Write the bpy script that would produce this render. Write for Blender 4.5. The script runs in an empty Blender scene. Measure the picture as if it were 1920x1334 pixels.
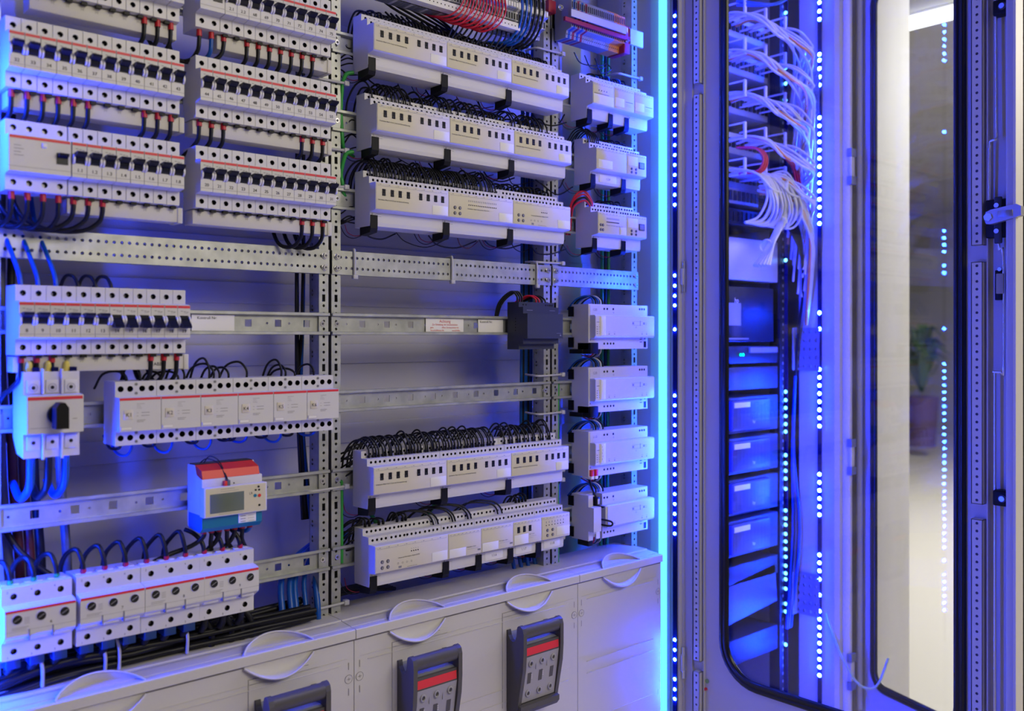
import bpy, bmesh, math, random
from mathutils import Vector as V, Matrix
R_ = random.Random(7)
sc = bpy.context.scene
COL = sc.collection
ZC = 1.30                                   # camera height above the floor
# ---------------------------------------------------------------- camera (1920x1334)
FPX, CAMA, HOR, D = 1742.72, math.radians(48.15625), 633.16, 1.3197
F0, F1 = math.cos(CAMA), math.sin(CAMA)
def tx(px):
    u = (px-960)/FPX
    return (F0+F1*u)/(F1-F0*u)
def XatY(px, Y): return tx(px)*(D+Y)
def ZatX(py, X, Y): return (HOR-py)*(F0*X+F1*(D+Y))/FPX
cd = bpy.data.cameras.new('camera'); cam = bpy.data.objects.new('camera', cd); COL.objects.link(cam)
cam.location = (0, -D, ZC)
cam.rotation_euler = (math.pi/2, 0, CAMA-math.pi/2)
cd.sensor_width = 36; cd.lens = FPX/1920*36; cd.shift_y = -(667-HOR)/1920
cd.clip_start = .05; cd.clip_end = 60
cd.dof.use_dof = True; cd.dof.focus_distance = 1.62; cd.dof.aperture_fstop = 3.6
sc.camera = cam
# ---------------------------------------------------------------- materials
def mat(name, col, rough=.5, metal=0, emit=0, spec=.5, noise=0, nscale=60, trans=0, bump=0):
    m = bpy.data.materials.new(name); m.use_nodes = True
    nt = m.node_tree; b = nt.nodes['Principled BSDF']
    c = (*col, 1)
    b.inputs['Base Color'].default_value = c
    b.inputs['Roughness'].default_value = rough; b.inputs['Metallic'].default_value = metal
    b.inputs['Specular IOR Level'].default_value = spec
    if emit:
        b.inputs['Emission Color'].default_value = c; b.inputs['Emission Strength'].default_value = emit
    if trans: b.inputs['Transmission Weight'].default_value = trans
    if noise or bump:
        tc = nt.nodes.new('ShaderNodeTexCoord'); n = nt.nodes.new('ShaderNodeTexNoise')
        n.inputs['Scale'].default_value = nscale; n.inputs['Detail'].default_value = 4
        nt.links.new(tc.outputs['Object'], n.inputs['Vector'])
        if noise:
            r = nt.nodes.new('ShaderNodeValToRGB')
            r.color_ramp.elements[0].position = .3; r.color_ramp.elements[1].position = .7
            r.color_ramp.elements[0].color = (*[x*(1-noise) for x in col], 1)
            r.color_ramp.elements[1].color = (*[min(1, x*(1+noise)) for x in col], 1)
            nt.links.new(n.outputs['Fac'], r.inputs['Fac']); nt.links.new(r.outputs['Color'], b.inputs['Base Color'])
        if bump:
            bp = nt.nodes.new('ShaderNodeBump'); bp.inputs['Strength'].default_value = bump; bp.inputs['Distance'].default_value = .0005
            nt.links.new(n.outputs['Fac'], bp.inputs['Height']); nt.links.new(bp.outputs['Normal'], b.inputs['Normal'])
    return m
def emis(name, col, k):
    m = bpy.data.materials.new(name); m.use_nodes = True; nt = m.node_tree; nt.nodes.clear()
    e = nt.nodes.new('ShaderNodeEmission'); e.inputs[0].default_value = (*col, 1); e.inputs[1].default_value = k
    o = nt.nodes.new('ShaderNodeOutputMaterial'); nt.links.new(e.outputs[0], o.inputs[0]); return m
def glassmat(name, tint=(.93, .95, .97), rough=0, ior=1.5):
    m = bpy.data.materials.new(name); m.use_nodes = True; nt = m.node_tree; nt.nodes.clear()
    t = nt.nodes.new('ShaderNodeBsdfTransparent'); t.inputs[0].default_value = (*tint, 1)
    g = nt.nodes.new('ShaderNodeBsdfGlossy'); g.inputs['Roughness'].default_value = rough
    lw = nt.nodes.new('ShaderNodeLayerWeight'); lw.inputs[0].default_value = .5
    pw = nt.nodes.new('ShaderNodeMath'); pw.operation = 'POWER'; pw.inputs[1].default_value = 5; nt.links.new(lw.outputs['Facing'], pw.inputs[0])
    f = nt.nodes.new('ShaderNodeMath'); f.operation = 'MULTIPLY_ADD'; f.inputs[1].default_value = .96; f.inputs[2].default_value = .04; nt.links.new(pw.outputs[0], f.inputs[0])
    x = nt.nodes.new('ShaderNodeMixShader'); o = nt.nodes.new('ShaderNodeOutputMaterial')
    nt.links.new(f.outputs[0], x.inputs[0]); nt.links.new(t.outputs[0], x.inputs[1]); nt.links.new(g.outputs[0], x.inputs[2])
    nt.links.new(x.outputs[0], o.inputs[0]); return m
GREY = mat('module_grey', (.66, .65, .66), .42, bump=.05, nscale=900)
GREY2 = mat('module_grey_seam', (.22, .22, .25), .6)
BEIGE = mat('label_beige', (.68, .635, .475), .55)
WHITE = mat('sticker_white', (.82, .81, .80), .5)
CREAM = mat('busbar_cream', (.62, .60, .55), .5)
YEL = mat('plate_cream', (.66, .61, .47), .5)
BLACK = mat('black_plastic', (.006, .006, .007), .45, spec=.2)
DARK = mat('terminal_dark', (.018, .018, .02), .5, spec=.2)  # dark parts; also shade inside terminal holes, put into the colour
TOG = mat('toggle_navy', (.006, .007, .018), .35, spec=.25)
EAR = mat('toggle_ear', (.74, .73, .75), .3)
SCREW = mat('screw_steel', (.35, .35, .36), .35, .8)
BOLT = mat('bolt_zinc', (.75, .75, .76), .25, .95)
RED = mat('red_stripe', (.72, .02, .045), .45)
DRED = mat('bracket_red', (.30, .008, .03), .5)
CLMP = mat('clamp_blue', (.0, .035, .15), .5)
FERR = mat('ferrule_red', (.50, .008, .02), .4)
INK = mat('ink', (.015, .015, .018), .6, spec=.1)
INKL = mat('ink_light', (.24, .235, .24), .6)
INKR = mat('ink_red', (.65, .06, .05), .6)
WBK = mat('wire_black', (.007, .007, .009), .4, spec=.3)
WBL = mat('wire_blue', (.0, .075, .38), .38)
WRD = mat('wire_red', (.60, .010, .035), .38)
WGN = mat('wire_green', (.03, .32, .05), .4)
WBR = mat('wire_brown', (.10, .015, .012), .45)
WGY = mat('wire_grey', (.10, .11, .13), .45)
WWH = mat('wire_white', (.66, .66, .68), .45)
WOR = mat('wire_orange', (.70, .25, .06), .45)
GALV = mat('galvanised_steel', (.43, .445, .42), .45, .65, noise=.16, nscale=45, bump=.1)
GALVD = mat('slot_edge', (.10, .10, .11), .6, .5)
WALL = mat('cabinet_paint', (.47, .465, .455), .55, noise=.03, nscale=5)
DOORP = mat('door_paint', (.60, .58, .56), .5)
LID = mat('cover_grey', (.62, .60, .585), .5, bump=.04, nscale=700)
LIDG = mat('cover_groove', (.20, .19, .19), .6)
PSU = mat('psu_anthracite', (.04, .045, .058), .45, spec=.3)
SWD = mat('switch_grey', (.085, .080, .082), .42, spec=.4)
SWR = mat('switch_red', (.80, .03, .05), .45)
SWC = mat('switch_lilac', (.36, .35, .38), .3)
RKP = mat('rack_paint', (.24, .24, .25), .5)
SWB = mat('switch_hollow', (.25, .26, .30), .4)
CLEAR = glassmat('clear_cover', (.80, .80, .84), .25)
RUB = mat('rubber_black', (.006, .006, .007), .3)
LCD = mat('lcd_green', (.13, .16, .12), .2)
MRED = mat('meter_red', (.75, .03, .02), .4)
MBLU = mat('meter_blue', (.0, .17, .36), .4)
YPLUG = mat('plug_yellow', (.80, .66, .10), .4)
TIE = mat('cable_tie', (.50, .50, .52), .4)
GLASS = glassmat('door_glass')
SRV = mat('server_dark', (.012, .014, .02), .45, spec=.3)
SRVG = mat('server_grey', (.30, .31, .33), .45, .3)
SRVS = mat('server_silver', (.60, .61, .64), .4, .3)
DRV = mat('drive_front', (.05, .06, .15), .45)
LEDC = emis('led_dot', (.004, .036, 1.0), 3300)
CYDOT = emis('led_cyan_dot', (.12, .55, 1.0), 7)
EDGEGLOW = emis('led_tube', (.09, .50, 1.0), 2.4)  # emission imitating the dots' light on the frame edge; no lamp itself
RACKGLOW = emis('led_tube_rack', (.0005, .012, 1.0), 260)  # for an unseen source added to light the rack blue
GLED = emis('led_green', (.0, .9, .5), 4)
TUBE = emis('fluorescent', (1, .97, .93), 6)
PCB = mat('strip_blue', (.002, .003, .05), .6, spec=.1)
LEAF = mat('leaf', (.04, .10, .04), .5)
POT = mat('pot', (.09, .05, .05), .6)
WALLR = mat('room_wall', (.34, .33, .32), .7)
WALLB = mat('cabinet_cream', (.74, .70, .63), .55)
FLOORM = mat('floor_tile', (.55, .51, .45), .4)
SILV = mat('lever_silver', (.45, .45, .47), .35, .7)
GRNL = mat('sticker_green', (.25, .42, .15), .5)
# ---------------------------------------------------------------- mesh builder
_txt = {}
def glyphs(s):
    if s not in _txt:
        c = bpy.data.curves.new('t', 'FONT'); c.body = s; c.size = 1; c.resolution_u = 2
        o = bpy.data.objects.new('t', c); COL.objects.link(o)
        bpy.context.view_layer.update()
        me = bpy.data.meshes.new_from_object(o.evaluated_get(bpy.context.evaluated_depsgraph_get()))
        _txt[s] = ([v.co.copy() for v in me.vertices], [tuple(p.vertices) for p in me.polygons])
        bpy.data.objects.remove(o); bpy.data.curves.remove(c); bpy.data.meshes.remove(me)
    return _txt[s]
class MB:
    def __init__(s): s.v = []; s.f = []; s.m = []; s.mats = []; s.sm = []
    def mi(s, m):
        if m not in s.mats: s.mats.append(m)
        return s.mats.index(m)
    def add(s, vs, fs, m, smooth=False):
        o = len(s.v); k = s.mi(m); s.v += [tuple(p) for p in vs]
        for f in fs: s.f.append(tuple(o+i for i in f)); s.m.append(k); s.sm.append(smooth)
        return s
    def box(s, x0, x1, y0, y1, z0, z1, m, bev=0):
        vs = [(x, y, z) for x in (x0, x1) for y in (y0, y1) for z in (z0, z1)]
        fs = [(0, 1, 3, 2), (4, 6, 7, 5), (0, 4, 5, 1), (2, 3, 7, 6), (0, 2, 6, 4), (1, 5, 7, 3)]
        if not bev: return s.add(vs, fs, m)
        bm = bmesh.new(); bv = [bm.verts.new(p) for p in vs]
        for f in fs: bm.faces.new([bv[i] for i in f])
        bmesh.ops.bevel(bm, geom=list(bm.edges), offset=bev, segments=2, affect='EDGES', profile=.5)
        bm.verts.index_update()
        s.add([v.co.copy() for v in bm.verts], [[v.index for v in f.verts] for f in bm.faces], m, True); bm.free(); return s
    def prism(s, pts, a0, a1, m, axis='X', skip=(), smooth=False):
        n = len(pts)
        def P(p, a): return {'X': (a, p[0], p[1]), 'Y': (p[0], a, p[1]), 'Z': (p[0], p[1], a)}[axis]
        vs = [P(p, a0) for p in pts]+[P(p, a1) for p in pts]
        s.add(vs, [tuple(range(n))[::-1], tuple(range(n, 2*n))], m)
        s.add(vs, [(i, (i+1) % n, n+(i+1) % n, n+i) for i in range(n) if i not in skip], m, smooth); return s
    def cyl(s, c, ax, r, h, m, n=12, r2=None, smooth=True):
        r2 = r if r2 is None else r2
        a = V(ax).normalized(); u = a.orthogonal().normalized(); w = a.cross(u); c = V(c)
        vs = []
        for k, (rr, hh) in enumerate(((r, 0), (r2, h))):
            for i in range(n):
                t = 2*math.pi*i/n; vs.append(c+a*hh+(u*math.cos(t)+w*math.sin(t))*rr)
        s.add(vs, [(i, (i+1) % n, n+(i+1) % n, n+i) for i in range(n)], m, smooth)
        s.add(vs, [tuple(range(n))[::-1], tuple(range(n, 2*n))], m); return s
    def ring(s, c, ax, r0, r1, h, m, n=16, sy=1, up=(0, 0, 1)):
        a = V(ax).normalized(); w = V(up); u = w.cross(a).normalized(); c = V(c); vs = []
        for rr, hh in ((r1, 0), (r1*.97, h), (r0, h), (r0, 0)):
            for i in range(n):
                t = 2*math.pi*i/n; vs.append(c+a*hh+(u*math.cos(t)+w*math.sin(t)*sy)*rr)
        s.add(vs, [(k*n+i, k*n+(i+1) % n, (k+1)*n+(i+1) % n, (k+1)*n+i) for k in range(3) for i in range(n)], m, True); return s
    def sphere(s, c, r, m, sx=1, sy=1, sz=1, n=10, k=6):
        vs = []; fs = []
        for j in range(k+1):
            ph = math.pi*j/k
            for i in range(n):
                t = 2*math.pi*i/n
                vs.append((c[0]+sx*r*math.sin(ph)*math.cos(t), c[1]+sy*r*math.sin(ph)*math.sin(t), c[2]+sz*r*math.cos(ph)))
        for j in range(k):
            for i in range(n): fs.append((j*n+i, (j+1)*n+i, (j+1)*n+(i+1) % n, j*n+(i+1) % n))
        return s.add(vs, fs, m, True)
    def cell(s, O, U, W, u0, u1, v0, v1, cu, cv, hs, depth, mf, mw, mb=None, n=8, sq=False):
        O, U, W = V(O), V(U), V(W); N = U.cross(W); hu, hv = (u1-u0)/2, (v1-v0)/2; mu, mv = (u0+u1)/2, (v0+v1)/2
        A = []; B = []; Cc = []
        for k in range(n):
            t = 2*math.pi*k/n; c, q = math.cos(t), math.sin(t); g = max(abs(c), abs(q))
            A.append(O+U*(mu+c/g*hu)+W*(mv+q/g*hv))
            if sq: p = O+U*(cu+c/g*hs[0])+W*(cv+q/g*hs[1])
            else: p = O+U*(cu+c*hs)+W*(cv+q*hs)
            B.append(p); Cc.append(p-N*depth)
        vs = A+B+Cc; j = lambda i: (i+1) % n
        s.add(vs, [(i, j(i), n+j(i), n+i) for i in range(n)], mf)
        s.add(vs, [(n+i, n+j(i), 2*n+j(i), 2*n+i) for i in range(n)], mw)
        if mb: s.add(Cc, [tuple(range(n))], mb)
        return s
    def holerow(s, x0, x1, z0, z1, Y, cx, r, m, depth=.008, cz=None, n=8, mw=None, mb=None, screw=True):
        cx = sorted(cx); cz = (z0+z1)/2 if cz is None else cz
        b = [x0]+[(cx[i]+cx[i+1])/2 for i in range(len(cx)-1)]+[x1]
        for i, c in enumerate(cx):
            s.cell((0, Y, 0), (1, 0, 0), (0, 0, 1), b[i], b[i+1], z0, z1, c, cz, r, depth, m, mw or DARK, mb or DARK, n)  # hole walls and floors coloured dark in place of shade
            if screw: s.cyl((c, Y+depth*.75, cz), (0, -1, 0), r*.72, .0008, SCREW, 8)
        return s
    def tube(s, pts, r, m, n=6, steps=4, cap=True):
        P = [V(p) for p in pts]
        if len(P) > 2 and steps > 1:
            Q = []
            E = [P[0]*2-P[1]]+P+[P[-1]*2-P[-2]]
            for i in range(1, len(E)-2):
                a, b, c, d = E[i-1:i+3]
                for k in range(steps):
                    t = k/steps
                    Q.append(.5*((2*b)+(c-a)*t+(2*a-5*b+4*c-d)*t*t+(3*b-a-3*c+d)*t**3))
            Q.append(P[-1]); P = Q
        T = [(P[min(i+1, len(P)-1)]-P[max(i-1, 0)]).normalized() for i in range(len(P))]
        u = T[0].orthogonal().normalized(); vs = []
        for i, p in enumerate(P):
            u = (u-T[i]*u.dot(T[i])); u = u.normalized() if u.length > 1e-6 else T[i].orthogonal().normalized()
            w = T[i].cross(u); rr = r[min(i, len(r)-1)] if isinstance(r, list) else r
            for k in range(n):
                t = 2*math.pi*k/n; vs.append(p+(u*math.cos(t)+w*math.sin(t))*rr)
        s.add(vs, [(i*n+k, i*n+(k+1) % n, (i+1)*n+(k+1) % n, (i+1)*n+k) for i in range(len(P)-1) for k in range(n)], m, True)
        if cap: s.add(vs, [tuple(range(n))[::-1], tuple(range(len(vs)-n, len(vs)))], m)
        return s
    def text(s, t, size, x, z, Y, m, align='C', face='-Y', squash=1):
        vs, fs = glyphs(t)
        if not vs: return s
        w = max(v.x for v in vs); h = .7
        ox = {'C': -w/2, 'L': 0, 'R': -w}[align]
        out = []
        for v in vs:
            a = (v.x+ox)*size*squash; b = (v.y-.35)*size
            out.append((x+a, Y, z+b) if face == '-Y' else (Y, x-a, z+b))
        return s.add(out, fs, m)
    def dash(s, x0, x1, z, Y, m, t=.0004):
        return s.add([(x0, Y, z-t/2), (x1, Y, z-t/2), (x1, Y, z+t/2), (x0, Y, z+t/2)], [(0, 1, 2, 3)], m)
    def rect(s, x0, x1, z0, z1, Y, m):
        return s.add([(x0, Y, z0), (x1, Y, z0), (x1, Y, z1), (x0, Y, z1)], [(0, 1, 2, 3)], m)
    def mesh(s, name):
        me = bpy.data.meshes.new(name); me.from_pydata(s.v, [], s.f)
        for m in s.mats: me.materials.append(m)
        me.polygons.foreach_set('material_index', s.m); me.polygons.foreach_set('use_smooth', s.sm); me.update(); return me
    def build(s, name, parent=None, loc=None):
        o = bpy.data.objects.new(name, s.mesh(name)); COL.objects.link(o)
        if parent: o.parent = parent
        if loc: o.location = loc
        return o
def tag(o, label, cat, group=None, kind=None):
    o['label'] = label; o['category'] = cat
    if group: o['group'] = group
    if kind: o['kind'] = kind
    return o
def thing(name, label, cat, loc, group=None, rz=0):
    o = bpy.data.objects.new(name, None); COL.objects.link(o); o.empty_display_size = .01
    o.location = (loc[0], loc[1], loc[2]+ZC); o.rotation_euler = (0, 0, rz)
    return tag(o, label, cat, group)
def dup(root, loc, label=None, group=None):
    r = root.copy(); COL.objects.link(r); r.location = (loc[0], loc[1], loc[2]+ZC)
    if label: r['label'] = label
    if group: r['group'] = group
    for ch in list(root.children):
        c = ch.copy(); COL.objects.link(c); c.parent = r
        for g in list(ch.children):
            d = g.copy(); COL.objects.link(d); d.parent = c
    return r
def struct(name, mb, parent=None):
    o = mb.build(name, parent, (0, 0, ZC)) if not parent else mb.build(name, parent)
    if not parent: o['kind'] = 'structure'; o['category'] = name.split('_')[0]
    return o
def single(name, mb, label, cat, loc=(0, 0, 0), group=None, kind=None):
    o = mb.build(name, None, (loc[0], loc[1], loc[2]+ZC)); return tag(o, label, cat, group, kind)
# rows of rails: heights relative to the lens
ZR = {1: .4817, 2: .354, 3: .2269, 4: .1222, 5: .0221, 6: -.1043, 7: -.2315, 8: -.3584, 0: .609}
ROWN = {0: 'topmost', 1: 'first full', 2: 'second', 3: 'third', 4: 'middle', 5: 'fifth', 6: 'sixth', 7: 'seventh', 8: 'lowest'}
P1, P2, P3, P0 = .7838, 1.2838, 1.5338, .2838
exec_parts = []
# ================================================================ room and cabinet shell
b = MB(); b.box(-4, 14, -5, 6, -ZC-.05, -ZC, FLOORM); struct('floor', b)
b = MB(); b.box(-4, 14, -5, 6, 1.65, 1.7, WALLR); struct('ceiling', b)
b = MB(); b.box(12.5, 12.6, -5, 6, -ZC, 1.65, WALLR); struct('wall_right', b)
b = MB(); b.box(-4, 12.5, 5.9, 6, -ZC, 1.65, WALLR); struct('wall_back', b)
b = MB(); b.box(-4, 12.5, -5, -4.9, -ZC, 1.65, WALLR); struct('wall_front', b)
b = MB(); b.box(-4.1, -4, -5, 6, -ZC, 1.65, WALLR); struct('wall_left', b)
XL, XR_, YB, YF = .235, 1.58, .15, -.12
cab = thing('distribution_cabinet', 'open grey steel distribution cabinet housing all the wired electrical modules', 'cabinet', (0, 0, 0))
b = MB(); b.box(XL-.02, XR_+.01, YB, YB+.01, -ZC+.02, 1.0, WALL)
for z, h in ((-.40, .004), (-.175, .003), (-.03, .003), (.075, .004), (.15, .003), (.27, .004), (.415, .004), (.55, .004), (.70, .004)):
    b.box(XL, XR_, YB-.004, YB, z-.018, z+.018, WALL, .0018)
b.build('back_panel', cab)
b = MB(); b.box(XR_, XR_+.012, .02, YB, -ZC+.02, 1.0, WALL); b.build('side_panel', cab)
b = MB(); b.box(XL-.012, XL, YF, YB, -ZC+.02, 1.0, WALL); b.build('side_panel', cab)
b = MB()                      # right hand frame profile, folded
b.prism([(XR_+.012, .03), (XR_-.003, .03), (XR_-.003, -.012), (XR_+.004, -.034), (XR_+.004, -.055), (XR_-.002, -.056), (XR_-.002, -.0635), (XR_+.002, -.0645),
         (XR_+.002, -.080), (XR_-.013, -.081), (XR_-.013, -.0965), (XR_-.004, -.0975), (XR_-.004, -.1015), (XR_+.001, -.1025), (XR_+.001, YF), (XR_+.02, YF), (XR_+.02, .03)], -ZC+.02, 1.0, DOORP, 'Z')
b.build('frame', cab)
b = MB(); b.box(XL-.03, XL-.012, YF, .03, -ZC+.02, 1.0, DOORP); b.build('frame', cab)
b = MB(); b.box(XL-.02, XR_+.01, YF, YB, -ZC+.02, -ZC+.05, WALL); b.build('base_panel', cab)
b = MB(); b.box(XL-.02, XR_+.01, YF, YB, 1.0, 1.012, WALL); b.build('roof_panel', cab)
# folded inner profile behind the frame
b = MB(); b.box(XR_-.02, XR_, .052, .062, -.47, 1.0, WALL); b.build('inner_rib', cab)
# ---------------------------------------------------------------- LED lights
def edge_glow(x, y, label, sx, mt, z0=-.95, z1=.98):
    t = thing('led_tube', label, 'light', (x, y, 0), 'glowing blue tubes')
    pts = [(sx*(-.0035), -.0085), (sx*.004, -.0075), (sx*.0062, 0), (sx*.004, .0075), (sx*(-.0035), .0085)]
    b = MB(); b.prism(pts, z0, z1, mt, 'Z'); b.build('diffuser', t)
    return t
def added_glow(pts, mt, label):
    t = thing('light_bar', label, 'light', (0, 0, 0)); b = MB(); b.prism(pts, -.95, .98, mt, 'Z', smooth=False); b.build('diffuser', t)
added_glow([(1.5835, -.0525), (1.5668, -.0450), (1.5664, -.0425), (1.5850, -.0410)], EDGEGLOW, 'glowing cyan light bar running up the right inner edge of the cabinet')  # frame edge lit by the dots, its brightness put in as emission
def led_or_dot_strip(x, y, sx, label, zs, mt=LEDC, r=.0043, grp=None):
    t = thing('led_strip', label, 'light', (x, y, 0), grp)
    b = MB(); b.box(min(0, sx*.0015), max(0, sx*.0015), -.0055, .0055, -.95, .98, PCB); b.build('tape', t)
    p = None
    for z in zs:
        if p is None:
            q = MB(); q.cyl((0, 0, 0), (sx, 0, 0), r, .0007, mt, 14, r*.9); p = q.build('led', t); p.location = (sx*.0018, 0, z)
        else:
            o = p.copy(); COL.objects.link(o); o.location = (sx*.0018, 0, z)
def zy(ys, X, Y): return [ZatX(y, X, Y) for y in ys]
ys = [30+18.65*i for i in range(20)]+[517, 536, 555, 573, 618]+[742+18.5*i for i in range(15)]+[1200, 1219, 1237, 1274, 1293, 1311]
led_or_dot_strip(1.5655, -.0880, -1, 'row of white light dots on blue tape at right cabinet edge', zy(ys, 1.5655, -.088), LEDC, .0034)
ys = [5, 19, 46, 59, 73, 86, 100, 113, 247, 433, 446, 459, 472, 498, 512, 617]+[683+13.25*i for i in range(27)]+[1052, 1079, 1092.5, 1105, 1118.5, 1131.5, 1145]
led_or_dot_strip(XL, -.0572, 1, 'row of white light dots on tape at the left cabinet edge', [(HOR-y)/601 for y in ys], LEDC, .0038)
# ---------------------------------------------------------------- mounting posts
def post(xc, side, label, z0=-.455, grp='perforated posts'):
    b = MB(); w = .0172; x0 = xc; x1 = xc+w
    n = int((1.0-z0)/.0125)
    for i in range(n):
        za = z0+i*.0125; zb = za+.0125; c = (za+zb)/2
        if i % 9 == 5:
            b.cell((0, 0, 0), (1, 0, 0), (0, 0, 1), x0, x1, za, zb, (x0+x1)/2, c, (.0028, .0058), .002, GALV, GALVD, None, 8, True)
        else:
            b.cell((0, 0, 0), (1, 0, 0), (0, 0, 1), x0, x1, za, zb, (x0+x1)/2, c, .0024, .002, GALV, GALVD)
        if side < 0:
            b.cell((x0, 0, 0), (0, -1, 0), (0, 0, 1), -.030, -.013, za, zb, -.021, c+.006 if i % 2 else c, .0022, .002, GALV, GALVD)
    zt = z0+n*.0125
    if side < 0: b.box(x0, x0+.0015, .0002, .013, z0, zt, GALV)
    b.box(x0+.0004, x0+.002, .002, .030, z0, zt, GALVD) if side > 0 else None
    b.box(x1-.0015, x1, .0003, .030, z0, zt, GALV)
    b.box(x0, x1, .0290, .0302, z0, zt, GALV)
    t = single('mounting_post', b, label, 'post', (0, 0, 0), grp)
    return t
for X, nm, rows in ((P1, 'first pair between the breaker banks and relay rows', 1), (P2, 'second pair beside the small right-hand modules', 1)):
    post(X-.0184, -1, 'galvanised perforated post, left one of the '+nm)
    post(X+.0044, 1, 'galvanised perforated post, right one of the '+nm)
post(P3-.006, -1, 'galvanised perforated post behind the rightmost modules by the glowing tube')
post(P0+.0044, 1, 'galvanised perforated post at far left edge behind breakers')
# ---------------------------------------------------------------- din rails
def bolt(parent, x, z, y=-.0005, r=.0052):
    b = MB(); b.cyl((x, y, z), (0, -1, 0), r*1.15, .0008, BOLT, 14); b.cyl((x, y-.0008, z), (0, -1, 0), r, .0034, BOLT, 14, r*.8)
    b.cyl((x, y-.0043, z), (0, -1, 0), r*.4, .0002, GALVD, 6); b.build('bolt', parent)
def rail(x0, x1, row, label):
    z = ZR[row]; t = thing('mounting_rail', label, 'rail', (x0, 0, z), 'top hat rails')
    L = x1-x0; b = MB()
    n = max(2, round(L/.0245)); w = L/n
    for i in range(n):
        a, c = i*w, (i+1)*w
        if i % 2 == 0: b.cell((0, .004, 0), (1, 0, 0), (0, 0, 1), a, c, -.0125, .0125, (a+c)/2, 0, (.0055, .0055), .001, GALV, GALVD, None, 8, True)
        else: b.cell((0, .004, 0), (1, 0, 0), (0, 0, 1), a, c, -.0125, .0125, a+w*.25 if i % 4 == 1 else c-w*.25, 0, .0019, .001, GALV, GALVD)
    for sg in (1, -1):
        b.prism([(.004, sg*.0125), (-.0035, sg*.0125), (-.0048, sg*.0132), (-.0048, sg*.0172), (-.0036, sg*.0178), (-.0030, sg*.0172), (-.0030, sg*.0138), (.005, sg*.0138)][::sg], 0, L, GALV)
    b.build('rail', t)
    bolt(t, .011, 0, .003); bolt(t, L-.011, 0, .003)
    return t
for r in (1, 2, 3, 5, 6, 7, 8):
    rail(P0, P1-.001, r, '%s top hat rail of the left bay, carrying breakers' % ROWN[r].capitalize() if r < 5 else {5: 'top hat rail right of breakers 8 to 19, with paper labels', 6: 'top hat rail behind the main switch and relays K1 to K6', 7: 'slotted rail carrying the red and blue energy meter', 8: 'lowest slotted rail of left bay behind the large breakers'}[r])
    rail(P1+.004, P2-.003, r, {1: 'top rail behind first long relay row in centre bay', 2: 'rail behind second long relay row in centre bay', 3: 'rail behind third long relay row in centre bay', 5: 'centre rail carrying the anthracite power supply and Achtung sticker', 6: 'empty centre bay rail without any modules on it', 7: 'centre rail behind the row with bushy black wires', 8: 'lowest centre rail behind modules 1.1.6 to 1.1.8'}[r])
    rail(P2+.004, P3, r, {1: 'rail behind topmost small module of right bay', 2: 'rail behind second small module of right bay', 3: 'rail behind third small module of right bay', 5: 'rail behind power unit 1.3.0', 6: 'rail behind power unit 1.2.0', 7: 'rail behind power unit 1.1.0', 8: 'rail behind lowest power unit with plug cable'}[r])
def strip(x0, x1, label):
    t = thing('perforated_strip', label, 'strip', (x0, 0, ZR[4]), 'perforated cross strips'); L = x1-x0; b = MB()
    n = round(L/.0105); w = L/n; y = -.003
    for i in range(n):
        for s in (-1, 1):
            z0, z1 = (0, .0185) if s > 0 else (-.0185, 0)
            b.cell((0, y, 0), (1, 0, 0), (0, 0, 1), i*w, (i+1)*w, z0, z1, (i+.5)*w, s*.0088, .0024, .002, GALV, GALVD)
    b.prism([(y, .0185), (y, .0195), (.012, .0195), (.012, .0185)], 0, L, GALV); b.prism([(y, -.0185), (.012, -.0185), (.012, -.0195), (y, -.0195)], 0, L, GALV)
    b.build('strip', t)
    for x in ((L-.009, .009) if x0 > .5 else (L-.009,)):
        bolt(t, x, .0095, y-.0005, .0048); bolt(t, x, -.0095, y-.0005, .0048)
strip(P0, P1-.001, 'perforated steel cross strip under the breaker banks, left bay')
strip(P1+.004, P2-.001, 'perforated steel cross strip with three cable ties, centre bay')
strip(P2+.003, P3+.012, 'short perforated cross strip lit cyan in the right bay')
# ---------------------------------------------------------------- cable ties
def tie_h(x, z, w, label):
    t = thing('cable_tie', label, 'cable tie', (x, 0, z), 'cable ties round the posts'); b = MB()
    b.tube([(-.02, .030, .002), (-.022, .012, .001), (-.018, -.003, 0), (0, -.0045, 0), (w-.004, -.0045, .001), (w+.004, -.003, .002)], .0022, TIE, 6); b.build('band', t)
    b = MB(); b.box(w, w+.009, -.008, .001, -.003, .005, TIE, .001); b.build('head', t)
for X, zz in ((P1, [.415, .305, .245, -.245, -.435]), (P2, [.565, .147, -.075, -.15, -.265, -.285, -.40]), (P3-.012, [.56])):
    for z in zz: tie_h(X-.019, z, .044, 'white cable tie looped round a perforated post pair')
def tie_v(px, nm):
    x = XatY(px, -.004); t = thing('cable_tie', nm, 'cable tie', (x, 0, ZR[4]), None); b = MB()
    b.tube([(0, .012, .021), (0, -.001, .0225), (0, -.0052, .019), (0, -.0052, -.014), (0, -.0052, -.02)], .0022, TIE, 6); b.build('band', t)
    b = MB(); b.box(-.004, .005, -.009, -.002, -.026, -.019, TIE, .001); b.build('head', t)
tie_v(664, 'white cable tie on centre cross strip, nearest the first posts')
tie_v(847, 'white cable tie at the middle of the centre cross strip')
tie_v(1006, 'white cable tie on centre cross strip, beside the second posts')
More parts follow.
